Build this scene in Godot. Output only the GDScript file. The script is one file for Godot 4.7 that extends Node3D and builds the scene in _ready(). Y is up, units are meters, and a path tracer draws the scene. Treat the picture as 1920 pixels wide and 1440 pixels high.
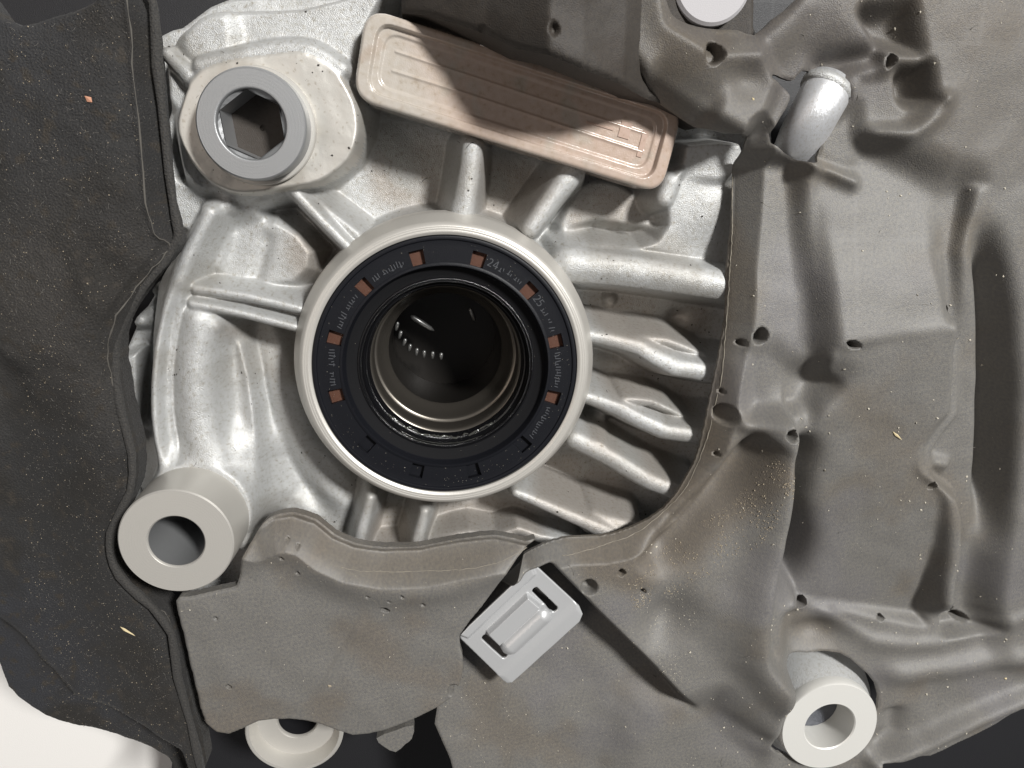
extends Node3D
# Close-up of a gearbox lying on a white table: cast aluminium housing with an oil seal, foam covers, felt mat. Lengths below are millimetres; MM turns them into metres.

const MM := 0.001
const LENS := 1390.0          # focal length in photo pixels (photo 1920 wide)
const DEPTH := 169.6          # camera to seal face along the optical axis, mm
var cam_basis: Basis
var cam_pos: Vector3          # mm
var mats := {}
var rng := RandomNumberGenerator.new()
var wave := FastNoiseLite.new()
var wave2 := FastNoiseLite.new()

# ---------------------------------------------------------------- measuring the photograph
func aim() -> void:
	var down_cam := Vector3(-140.0, 372.0, -LENS).normalized()
	var yc := -down_cam
	var xc := (Vector3.RIGHT - yc * yc.x).normalized()
	var zc := xc.cross(yc)
	cam_basis = Basis(Vector3(xc.x, yc.x, zc.x), Vector3(xc.y, yc.y, zc.y), Vector3(xc.z, yc.z, zc.z))
	cam_pos = -(ray(837.5, 693.0) * DEPTH)

func ray(px: float, py: float) -> Vector3:
	return cam_basis * Vector3((px - 960.0) / LENS, -(py - 720.0) / LENS, -1.0)

func at(px: float, py: float, h: float) -> Vector2:       # the place at height h that is seen at this spot
	var d := ray(px, py)
	var t := (h - cam_pos.y) / d.y
	return Vector2(cam_pos.x + d.x * t, cam_pos.z + d.z * t)

func at3(px: float, py: float, h: float) -> Vector3:
	var q := at(px, py, h)
	return Vector3(q.x, h, q.y)

func line(a: Array, h: float, h2 := 1e9) -> Array:         # [x, y, x, y ...] in the photo -> places; the height runs from h to h2
	var out := []
	var n := a.size() / 2
	for i in n:
		var hh: float = h if h2 > 1e8 else lerpf(h, h2, float(i) / float(n - 1))
		out.append(at3(a[i * 2], a[i * 2 + 1], hh))
	return out

func curve(p: Array, closed: bool, steps := 4) -> Array:   # Catmull-Rom through the places
	var out := []
	var n := p.size()
	for i in (n if closed else n - 1):
		var a: Vector3 = p[(i - 1 + n) % n] if closed or i > 0 else p[i]
		var b: Vector3 = p[i]
		var c: Vector3 = p[(i + 1) % n]
		var d: Vector3 = p[(i + 2) % n] if closed or i + 2 < n else c
		for s in steps:
			out.append(b.cubic_interpolate(c, a, d, float(s) / steps))
	if not closed:
		out.append(p[n - 1])
	return out

# ---------------------------------------------------------------- a moulded sheet: heights on a grid, cut to an outline, with thickness
class Sheet:
	var x0: float
	var z0: float
	var c: float
	var nx: int
	var nz: int
	var h := PackedFloat32Array()
	var sd := PackedFloat32Array()
	var tint := PackedColorArray()
	var lab := PackedInt32Array()
	var cut := false
	var band := 3.0

	func _init(box: Rect2, cell: float, base: float) -> void:
		c = cell
		x0 = box.position.x
		z0 = box.position.y
		nx = int(ceil(box.size.x / c)) + 1
		nz = int(ceil(box.size.y / c)) + 1
		h.resize(nx * nz)
		h.fill(base)
		lab.resize(nx * nz)
		tint.resize(nx * nz)
		tint.fill(Color.WHITE)
		sd.resize(nx * nz)
		sd.fill(1e6)

	func span(lo: float, hi: float, o: float, n: int) -> Vector2i:
		return Vector2i(clampi(int(floor((lo - o) / c)), 0, n - 1), clampi(int(ceil((hi - o) / c)), 0, n - 1))

	func height(x: float, z: float) -> float:
		var fx := clampf((x - x0) / c, 0.0, nx - 1.001)
		var fz := clampf((z - z0) / c, 0.0, nz - 1.001)
		var i := int(fx)
		var j := int(fz)
		var u := fx - i
		var v := fz - j
		var k := j * nx + i
		return lerpf(lerpf(h[k], h[k + 1], u), lerpf(h[k + nx], h[k + nx + 1], u), v)

	func inside(x: float, z: float) -> bool:
		var i := int(round((x - x0) / c))
		var j := int(round((z - z0) / c))
		return i > 1 and j > 1 and i < nx - 2 and j < nz - 2 and sd[j * nx + i] > c

	func label_at(x: float, z: float) -> int:
		return lab[clampi(int(round((z - z0) / c)), 0, nz - 1) * nx + clampi(int(round((x - x0) / c)), 0, nx - 1)]

	func field(p: Array, reach: float) -> Dictionary:        # signed distance to a closed outline (positive inside), over its box
		var lo := Vector2(1e9, 1e9)
		var hi := Vector2(-1e9, -1e9)
		for q in p:
			lo = lo.min(Vector2(q.x, q.z))
			hi = hi.max(Vector2(q.x, q.z))
		var ix := span(lo.x - reach, hi.x + reach, x0, nx)
		var iz := span(lo.y - reach, hi.y + reach, z0, nz)
		var w := ix.y - ix.x + 1
		var d := PackedFloat32Array()
		d.resize(w * (iz.y - iz.x + 1))
		d.fill(reach * reach)
		var n := p.size()
		for k in n:
			var a: Vector3 = p[k]
			var b: Vector3 = p[(k + 1) % n]
			var sx := span(minf(a.x, b.x) - reach, maxf(a.x, b.x) + reach, x0, nx)
			var sz := span(minf(a.z, b.z) - reach, maxf(a.z, b.z) + reach, z0, nz)
			var ex := b.x - a.x
			var ez := b.z - a.z
			var l2 := maxf(ex * ex + ez * ez, 1e-9)
			for j in range(sz.x, sz.y + 1):
				var pz := z0 + j * c - a.z
				var row := (j - iz.x) * w - ix.x
				for i in range(sx.x, sx.y + 1):
					var qx := x0 + i * c - a.x
					var t := clampf((qx * ex + pz * ez) / l2, 0.0, 1.0)
					var dx := qx - t * ex
					var dz := pz - t * ez
					var dd := dx * dx + dz * dz
					if dd < d[row + i]:
						d[row + i] = dd
		for j in range(iz.x, iz.y + 1):
			var pz := z0 + j * c
			var xs := []
			for k in n:
				var a: Vector3 = p[k]
				var b: Vector3 = p[(k + 1) % n]
				if (a.z > pz) != (b.z > pz):
					xs.append(a.x + (pz - a.z) / (b.z - a.z) * (b.x - a.x))
			xs.sort()
			var m := 0
			var row := (j - iz.x) * w - ix.x
			for i in range(ix.x, ix.y + 1):
				var px := x0 + i * c
				while m < xs.size() and xs[m] < px:
					m += 1
				d[row + i] = sqrt(d[row + i]) * (1.0 if m % 2 == 1 else -1.0)
		return {"ix": ix, "iz": iz, "w": w, "d": d}

	func outline(p: Array, holes := [], reach := 3.0) -> void:
		cut = true
		band = reach
		sd.fill(-reach)
		var f := field(p, reach)
		for j in range(f.iz.x, f.iz.y + 1):
			for i in range(f.ix.x, f.ix.y + 1):
				sd[j * nx + i] = f.d[(j - f.iz.x) * f.w + i - f.ix.x]
		for q in holes:
			f = field(q, reach)
			for j in range(f.iz.x, f.iz.y + 1):
				for i in range(f.ix.x, f.ix.y + 1):
					var k: int = j * nx + i
					sd[k] = minf(sd[k], -f.d[(j - f.iz.x) * f.w + i - f.ix.x])

	func flat(p: Array, target: float, soft: float, gx := 0.0, gz := 0.0, label := -1, how := 0) -> void:   # lay a plane inside an outline; how 1 only raises, 2 only lowers, 3 adds
		var f := field(p, soft + c)
		var m := Vector3.ZERO
		for q in p:
			m += q
		m /= p.size()
		for j in range(f.iz.x, f.iz.y + 1):
			var dz: float = z0 + j * c - m.z
			for i in range(f.ix.x, f.ix.y + 1):
				var s: float = f.d[(j - f.iz.x) * f.w + i - f.ix.x]
				var t := smoothstep(-soft, soft, s)
				if t <= 0.0:
					continue
				var k: int = j * nx + i
				var g: float = target + gx * (x0 + i * c - m.x) + gz * dz
				if how == 1:
					g = maxf(g, h[k])
				elif how == 2:
					g = minf(g, h[k])
				elif how == 3:
					g += h[k]
				h[k] = lerpf(h[k], g, t)
				if label >= 0 and t > 0.5:
					lab[k] = label

	func plane(p: Array, pivot: Vector3, soft: float, gx: float, gz: float) -> void:      # like flat, with the height given at a point of its own
		var m := Vector3.ZERO
		for q in p:
			m += q
		m /= p.size()
		flat(p, pivot.y + gx * (m.x - pivot.x) + gz * (m.z - pivot.z), soft, gx, gz)

	func ridge(p: Array, r0: float, r1: float, blend: float, label := -1, slope := 5.5, low := 18.0) -> void:   # a rounded rib along a path of places, joined with a fillet
		var n := p.size()
		var reach := maxf(r0, r1) + low / slope + blend
		var lo := Vector2(1e9, 1e9)
		var hi := Vector2(-1e9, -1e9)
		for q in p:
			lo = lo.min(Vector2(q.x, q.z))
			hi = hi.max(Vector2(q.x, q.z))
		var ix := span(lo.x - reach, hi.x + reach, x0, nx)
		var iz := span(lo.y - reach, hi.y + reach, z0, nz)
		for j in range(iz.x, iz.y + 1):
			var z := z0 + j * c
			for i in range(ix.x, ix.y + 1):
				var x := x0 + i * c
				var best := reach * reach
				var along := 0.0
				var top := 0.0
				for k in n - 1:
					var a: Vector3 = p[k]
					var b: Vector3 = p[k + 1]
					var ex := b.x - a.x
					var ez := b.z - a.z
					var qx := x - a.x
					var qz := z - a.z
					var t := clampf((qx * ex + qz * ez) / maxf(ex * ex + ez * ez, 1e-9), 0.0, 1.0)
					var dx := qx - t * ex
					var dz := qz - t * ez
					var dd := dx * dx + dz * dz
					if dd < best:
						best = dd
						along = (k + t) / float(n - 1)
						top = lerpf(a.y, b.y, t)
				if best >= reach * reach:
					continue
				var d := sqrt(best)
				var r := lerpf(r0, r1, along)
				var y := top - (d * d / r * 0.55 if d < r else r * 0.55 + (d - r) * slope)
				var q := j * nx + i
				var g := h[q]
				var e := absf(g - y)
				var s := maxf(g, y)
				if e < blend:
					s += (blend - e) * (blend - e) / (4.0 * blend)
				if label >= 0 and y > g:
					lab[q] = label
				h[q] = s

	func crease(p: Array, amp: float, left: float, right: float, sharp := 2.0) -> void:    # raise (or sink) a path with a soft cross-section, its own width each side
		var n := p.size()
		var reach := maxf(left, right) * 2.6
		var lo := Vector2(1e9, 1e9)
		var hi := Vector2(-1e9, -1e9)
		for q in p:
			lo = lo.min(Vector2(q.x, q.z))
			hi = hi.max(Vector2(q.x, q.z))
		var ix := span(lo.x - reach, hi.x + reach, x0, nx)
		var iz := span(lo.y - reach, hi.y + reach, z0, nz)
		for j in range(iz.x, iz.y + 1):
			var z := z0 + j * c
			for i in range(ix.x, ix.y + 1):
				var x := x0 + i * c
				var best := reach * reach
				var side := 1.0
				var along := 0.0
				for k in n - 1:
					var a: Vector3 = p[k]
					var b: Vector3 = p[k + 1]
					var ex := b.x - a.x
					var ez := b.z - a.z
					var qx := x - a.x
					var qz := z - a.z
					var t := clampf((qx * ex + qz * ez) / maxf(ex * ex + ez * ez, 1e-9), 0.0, 1.0)
					var dx := qx - t * ex
					var dz := qz - t * ez
					var dd := dx * dx + dz * dz
					if dd < best:
						best = dd
						side = ex * qz - ez * qx
						along = (k + t) / float(n - 1)
				if best < reach * reach:
					var w := right if side > 0.0 else left
					var fade := smoothstep(0.0, 0.22, along) * smoothstep(1.0, 0.78, along) if sharp > 0.0 else 1.0
					h[j * nx + i] += amp * fade * exp(-pow(sqrt(best) / w, absf(sharp)))

	func bevel(p: Array, wide: float, drop: float, label := -1) -> void:           # a straight slope down towards a path
		var n := p.size()
		for k in n - 1:
			pass
		var lo := Vector2(1e9, 1e9)
		var hi := Vector2(-1e9, -1e9)
		for q in p:
			lo = lo.min(Vector2(q.x, q.z))
			hi = hi.max(Vector2(q.x, q.z))
		var ix := span(lo.x - wide, hi.x + wide, x0, nx)
		var iz := span(lo.y - wide, hi.y + wide, z0, nz)
		for j in range(iz.x, iz.y + 1):
			var z := z0 + j * c
			for i in range(ix.x, ix.y + 1):
				var x := x0 + i * c
				var best := wide * wide
				for k in n - 1:
					var a: Vector3 = p[k]
					var b: Vector3 = p[k + 1]
					var ex := b.x - a.x
					var ez := b.z - a.z
					var qx := x - a.x
					var qz := z - a.z
					var t := clampf((qx * ex + qz * ez) / maxf(ex * ex + ez * ez, 1e-9), 0.0, 1.0)
					var dx := qx - t * ex
					var dz := qz - t * ez
					best = minf(best, dx * dx + dz * dz)
				if best < wide * wide:
					h[j * nx + i] -= drop * (1.0 - sqrt(best) / wide)

	func bump(q: Vector3, rx: float, rz: float, amp: float, turn := 0.0) -> void:
		var reach := maxf(rx, rz) * 2.4
		var ix := span(q.x - reach, q.x + reach, x0, nx)
		var iz := span(q.z - reach, q.z + reach, z0, nz)
		var cs := cos(turn)
		var sn := sin(turn)
		for j in range(iz.x, iz.y + 1):
			var dz := z0 + j * c - q.z
			for i in range(ix.x, ix.y + 1):
				var dx := x0 + i * c - q.x
				var u := (dx * cs + dz * sn) / rx
				var v := (dz * cs - dx * sn) / rz
				h[j * nx + i] += amp * exp(-u * u - v * v)

	func pit(q: Vector3, rx: float, rz: float, deep: float, turn := 0.0, wall := 0.55, label := -1) -> void:      # a hole with a clear edge (deep > 0) or a flat-topped boss (deep < 0)
		var reach := maxf(rx, rz) * 1.5
		var ix := span(q.x - reach, q.x + reach, x0, nx)
		var iz := span(q.z - reach, q.z + reach, z0, nz)
		var cs := cos(turn)
		var sn := sin(turn)
		for j in range(iz.x, iz.y + 1):
			var dz := z0 + j * c - q.z
			for i in range(ix.x, ix.y + 1):
				var dx := x0 + i * c - q.x
				var u := (dx * cs + dz * sn) / rx
				var v := (dz * cs - dx * sn) / rz
				var t := smoothstep(1.15, wall, sqrt(u * u + v * v))
				h[j * nx + i] -= deep * t
				if label >= 0 and t > 0.4:
					lab[j * nx + i] = label

	func disc(q: Vector3, r: float, skirt: float, label := -1) -> void:     # a round foot of height q.y that flares into what is there
		var reach := r + skirt
		var ix := span(q.x - reach, q.x + reach, x0, nx)
		var iz := span(q.z - reach, q.z + reach, z0, nz)
		for j in range(iz.x, iz.y + 1):
			var dz := z0 + j * c - q.z
			for i in range(ix.x, ix.y + 1):
				var dx := x0 + i * c - q.x
				var d := sqrt(dx * dx + dz * dz)
				var k := j * nx + i
				if d < reach and h[k] < q.y:
					var t := clampf((d - r) / skirt, 0.0, 1.0)
					h[k] = lerpf(q.y, h[k], 1.0 - pow(1.0 - t, 2.6))
					if label >= 0 and t < 0.35:
						lab[k] = label

	func soften(times: int) -> void:
		var g := h.duplicate()
		for k in times:
			for j in nz:
				for i in range(1, nx - 1):
					var q := j * nx + i
					g[q] = (h[q - 1] + 2.0 * h[q] + h[q + 1]) * 0.25
			for j in range(1, nz - 1):
				for i in range(1, nx - 1):
					var q := j * nx + i
					h[q] = (g[q - nx] + 2.0 * g[q] + g[q + nx]) * 0.25

	func rough(n: FastNoiseLite, freq: float, amp: float) -> void:
		n.frequency = freq
		for j in nz:
			for i in nx:
				h[j * nx + i] += amp * n.get_noise_2d(x0 + i * c, z0 + j * c)

	func stain(n: FastNoiseLite, freq: float, from: float, to: float, color: Color, off := 0.0) -> void:
		n.frequency = freq
		for j in nz:
			for i in nx:
				var k := j * nx + i
				tint[k] = tint[k].lerp(color, smoothstep(from, to, n.get_noise_2d(x0 + i * c + off, z0 + j * c - off)))

	func paint(p: Array, color: Color, soft: float, share := 1.0) -> void:
		var f := field(p, soft + c)
		for j in range(f.iz.x, f.iz.y + 1):
			for i in range(f.ix.x, f.ix.y + 1):
				var t := smoothstep(-soft, soft, f.d[(j - f.iz.x) * f.w + i - f.ix.x]) * share
				var k: int = j * nx + i
				if t > 0.0:
					tint[k] = tint[k].lerp(tint[k] * color, t)

	func build(thick: float, rounded: float, floor_at := -1e9) -> Dictionary:          # label -> ArrayMesh
		if cut and rounded > 0.0:
			for k in h.size():
				var s := sd[k]
				if s < rounded:
					var e := rounded - clampf(s, 0.0, rounded)
					h[k] -= rounded - sqrt(maxf(rounded * rounded - e * e, 0.0))
		var vx := PackedVector3Array()
		var vn := PackedVector3Array()
		vx.resize(nx * nz)
		vn.resize(nx * nz)
		for j in nz:
			var ja := maxi(j - 1, 0)
			var jb := mini(j + 1, nz - 1)
			for i in nx:
				var k := j * nx + i
				var ia := maxi(i - 1, 0)
				var ib := mini(i + 1, nx - 1)
				vx[k] = Vector3(x0 + i * c, h[k], z0 + j * c) * MM
				vn[k] = Vector3((h[j * nx + ia] - h[j * nx + ib]) / ((ib - ia) * c), 1.0, (h[ja * nx + i] - h[jb * nx + i]) / ((jb - ja) * c)).normalized()
		var vc := tint.duplicate()
		var tris := {}
		var edges := {}
		for j in nz - 1:
			for i in nx - 1:
				var a := j * nx + i
				var b := a + 1
				var d := a + nx
				var e := d + 1
				if not tris.has(lab[a]):
					tris[lab[a]] = PackedInt32Array()
				var sa := sd[a]
				var sb := sd[b]
				var sc := sd[e]
				var se := sd[d]
				if sa > 0.0 and sb > 0.0 and sc > 0.0 and se > 0.0:
					if absf(h[a] - h[e]) < absf(h[b] - h[d]):
						tris[lab[a]].append_array(PackedInt32Array([a, b, e, a, e, d]))
					else:
						tris[lab[a]].append_array(PackedInt32Array([a, b, d, b, e, d]))
					continue
				if sa <= 0.0 and sb <= 0.0 and sc <= 0.0 and se <= 0.0:
					continue
				var ring := [a, b, e, d]
				var poly := []
				var on := []
				for q in 4:
					var u: int = ring[q]
					var v: int = ring[(q + 1) % 4]
					if sd[u] > 0.0:
						poly.append(u)
						on.append(false)
					if (sd[u] > 0.0) != (sd[v] > 0.0):
						var key := Vector2i(mini(u, v), maxi(u, v))
						if not edges.has(key):
							var t := sd[u] / (sd[u] - sd[v])
							edges[key] = vx.size()
							vx.append(vx[u].lerp(vx[v], t))
							vn.append(vn[u].lerp(vn[v], t).normalized())
							vc.append(vc[u].lerp(vc[v], t))
						poly.append(edges[key])
						on.append(true)
				for q in range(1, poly.size() - 1):
					tris[lab[a]].append_array(PackedInt32Array([poly[0], poly[q], poly[q + 1]]))
				for q in poly.size():
					var q2 := (q + 1) % poly.size()
					if on[q] and on[q2]:
						var u: int = poly[q]
						var v: int = poly[q2]
						var pu := vx[u]
						var pv := vx[v]
						var side := Vector3.UP.cross(pv - pu)
						side = Vector3(side.x, 0, side.z).normalized()
						var lu := Vector3(pu.x, (maxf(floor_at * MM, pu.y - thick * MM)), pu.z)
						var lv := Vector3(pv.x, (maxf(floor_at * MM, pv.y - thick * MM)), pv.z)
						var first := vx.size()
						vx.append_array(PackedVector3Array([pu, pv, lv, lu]))
						vn.append_array(PackedVector3Array([side, side, side, side]))
						vc.append_array(PackedColorArray([vc[u], vc[v], vc[v], vc[u]]))
						tris[lab[a]].append_array(PackedInt32Array([first + 1, first, first + 3, first + 1, first + 3, first + 2]))
		var out := {}
		var remap := PackedInt32Array()
		remap.resize(vx.size())
		for l in tris:
			var src: PackedInt32Array = tris[l]
			if src.is_empty():
				continue
			remap.fill(-1)
			var ov := PackedVector3Array()
			var on2 := PackedVector3Array()
			var oc := PackedColorArray()
			var oi := PackedInt32Array()
			oi.resize(src.size())
			for q in src.size():
				var s := src[q]
				if remap[s] < 0:
					remap[s] = ov.size()
					ov.append(vx[s])
					on2.append(vn[s])
					oc.append(vc[s])
				oi[q] = remap[s]
			var arr := []
			arr.resize(Mesh.ARRAY_MAX)
			arr[Mesh.ARRAY_VERTEX] = ov
			arr[Mesh.ARRAY_NORMAL] = on2
			arr[Mesh.ARRAY_COLOR] = oc
			arr[Mesh.ARRAY_INDEX] = oi
			var m := ArrayMesh.new()
			m.add_surface_from_arrays(Mesh.PRIMITIVE_TRIANGLES, arr)
			out[l] = m
		return out

func circle(o: Vector3, r: float) -> Array:
	var out := []
	for k in 64:
		out.append(o + Vector3(cos(TAU * k / 64.0), 0, sin(TAU * k / 64.0)) * r)
	return out

func rounded(p: Array, r: float) -> Array:                 # a polygon with its corners rounded
	var out := []
	var n := p.size()
	for k in n:
		var b: Vector3 = p[k]
		var a: Vector3 = b + (p[(k - 1 + n) % n] - b).normalized() * r
		var c: Vector3 = b + (p[(k + 1) % n] - b).normalized() * r
		for q in 9:
			var t := q / 8.0
			out.append(a.lerp(b, t).lerp(b.lerp(c, t), t))
	return out

func box_of(p: Array, grow := 1.0) -> Rect2:
	var r := Rect2(p[0].x, p[0].z, 0, 0)
	for q in p:
		r = r.expand(Vector2(q.x, q.z))
	return r.grow(grow)

# ---------------------------------------------------------------- things and parts
func thing(called: String, label: String, category: String, group := "") -> Node3D:
	var o := Node3D.new()
	o.name = called
	add_child(o, true)
	return tag(o, label, category, group)

func tag(o: Node3D, label: String, category: String, group := "") -> Node3D:
	o.set_meta("label", label)
	o.set_meta("category", category)
	if group:
		o.set_meta("group", group)
	return o

func part(called: String, m: Mesh, mat: Material, parent: Node3D = null) -> MeshInstance3D:
	var o := MeshInstance3D.new()
	o.name = called
	o.mesh = m
	o.material_override = mat
	(parent if parent else self).add_child(o, true)
	return o

func lathe(profile: Array, segs: int, o: Vector3, tilt := Basis.IDENTITY, wobble := 0.0) -> ArrayMesh:   # [radius, height, ...] from the outside in; corners over 35 degrees stay crisp
	var n := profile.size() / 2
	var st := SurfaceTool.new()
	st.begin(Mesh.PRIMITIVE_TRIANGLES)
	var nor := []
	for i in n - 1:
		var dr: float = profile[i * 2 + 2] - profile[i * 2]
		var dh: float = profile[i * 2 + 3] - profile[i * 2 + 1]
		nor.append(Vector2(dh, -dr).normalized())
	var count := 0
	for i in n - 1:
		var na: Vector2 = nor[i]
		var nb: Vector2 = nor[i]
		if i > 0 and nor[i - 1].dot(nor[i]) > 0.8:
			na = (nor[i - 1] + nor[i]).normalized()
		if i < n - 2 and nor[i + 1].dot(nor[i]) > 0.8:
			nb = (nor[i + 1] + nor[i]).normalized()
		for s in segs + 1:
			var a := TAU * s / segs
			var w := 1.0 + wobble * sin(a * 7.0 + i)
			for e in 2:
				var r: float = profile[(i + e) * 2] * w
				var y: float = profile[(i + e) * 2 + 1]
				var q: Vector2 = nb if e else na
				st.set_uv(Vector2(a / TAU, float(i + e) / n))
				st.set_normal(tilt * Vector3(cos(a) * q.x, q.y, sin(a) * q.x))
				st.add_vertex((o + tilt * Vector3(cos(a) * r, y, sin(a) * r)) * MM)
		for s in segs:
			var k := count + s * 2
			for t in [k, k + 2, k + 1, k + 1, k + 2, k + 3]:
				st.add_index(t)
		count += (segs + 1) * 2
	return st.commit()

func tube(p: Array, radii: Array, segs: int, flat := 1.0) -> ArrayMesh:      # a swept round bar with closed ends
	var st := SurfaceTool.new()
	st.begin(Mesh.PRIMITIVE_TRIANGLES)
	st.set_smooth_group(0)
	var n := p.size()
	for i in n:
		var dir: Vector3 = (p[mini(i + 1, n - 1)] - p[maxi(i - 1, 0)]).normalized()
		var u := dir.cross(Vector3.UP if absf(dir.y) < 0.9 else Vector3.RIGHT).normalized()
		var v := u.cross(dir)
		for s in segs:
			var a := TAU * s / segs
			st.add_vertex((p[i] + (u * cos(a) + v * sin(a) * flat) * radii[i]) * MM)
	for i in n - 1:
		for s in segs:
			var a := i * segs + s
			var b := i * segs + (s + 1) % segs
			for t in [a, a + segs, b, b, a + segs, b + segs]:
				st.add_index(t)
	st.add_vertex(p[0] * MM)
	st.add_vertex(p[n - 1] * MM)
	for s in segs:
		for t in [n * segs, s, (s + 1) % segs, n * segs + 1, (n - 1) * segs + (s + 1) % segs, (n - 1) * segs + s]:
			st.add_index(t)
	st.generate_normals()
	return st.commit()

func prism(p: Array, top: float, bottom: float, round_r := 0.25) -> ArrayMesh:     # an outline with a chamfered top edge
	var st := SurfaceTool.new()
	st.begin(Mesh.PRIMITIVE_TRIANGLES)
	st.set_smooth_group(-1)
	var flat := PackedVector2Array()
	for q in p:
		flat.append(Vector2(q.x, q.z))
	if Geometry2D.is_polygon_clockwise(flat):
		flat.reverse()
	var inner := flat
	var shr := Geometry2D.offset_polygon(flat, -round_r)
	if shr.size() == 1 and shr[0].size() == flat.size():
		inner = shr[0]
		var best := 0
		for k in inner.size():
			if inner[k].distance_to(flat[0]) < inner[best].distance_to(flat[0]):
				best = k
		inner = inner.slice(best) + inner.slice(0, best)
	var n := flat.size()
	for k in n:
		var a := flat[k]
		var b := flat[(k + 1) % n]
		var ai := inner[k]
		var bi := inner[(k + 1) % n]
		var quads := [[Vector3(ai.x, top, ai.y), Vector3(bi.x, top, bi.y), Vector3(b.x, top - round_r, b.y), Vector3(a.x, top - round_r, a.y)], [Vector3(a.x, top - round_r, a.y), Vector3(b.x, top - round_r, b.y), Vector3(b.x, bottom, b.y), Vector3(a.x, bottom, a.y)]]
		for q in quads:
			for t in [0, 2, 1, 0, 3, 2]:
				st.add_vertex(q[t] * MM)
	for t in Geometry2D.triangulate_polygon(inner):
		st.add_vertex(Vector3(inner[t].x, top, inner[t].y) * MM)
	st.generate_normals()
	return st.commit()

func turned(r0: float, r1: float, h: float) -> Array:     # a faced surface with fine turning marks, from r0 in to r1
	var out := []
	var n := int((r0 - r1) / 0.22)
	for k in n + 1:
		out.append_array([lerpf(r0, r1, float(k) / n), h - (0.02 if k % 2 else 0.0) - 0.012 * sin(k * 2.3)])
	return out

# ---------------------------------------------------------------- materials
func noise_tex(freq: float, octaves: int, normal: bool, strength := 4.0, size := 512, kind := FastNoiseLite.TYPE_SIMPLEX_SMOOTH, ramp: Array = []) -> NoiseTexture2D:
	var n := FastNoiseLite.new()
	n.noise_type = kind
	n.frequency = freq
	n.fractal_octaves = octaves
	n.seed = 7 + mats.size()
	var t := NoiseTexture2D.new()
	t.width = size
	t.height = size
	t.seamless = true
	t.noise = n
	t.as_normal_map = normal
	t.bump_strength = strength
	if ramp.size():
		var g := Gradient.new()
		g.offsets = ramp[0]
		g.colors = ramp[1]
		t.color_ramp = g
	return t

func surface(called: String, color: Color, rough: float, metal := 0.0, grain: Texture2D = null, tile := 12.0, depth := 0.0, spots: Texture2D = null, spot_tile := 30.0) -> StandardMaterial3D:
	var m := StandardMaterial3D.new()
	m.resource_name = called
	m.albedo_color = color.linear_to_srgb()
	m.roughness = rough
	m.metallic = metal
	m.vertex_color_use_as_albedo = true
	m.uv1_triplanar = true
	m.uv1_world_triplanar = true
	m.uv1_scale = Vector3.ONE * (1000.0 / tile)
	if grain:
		m.normal_enabled = true
		m.normal_texture = grain
		m.normal_scale = depth
	if spots:
		m.albedo_texture = spots
	mats[called] = m
	return m

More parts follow.
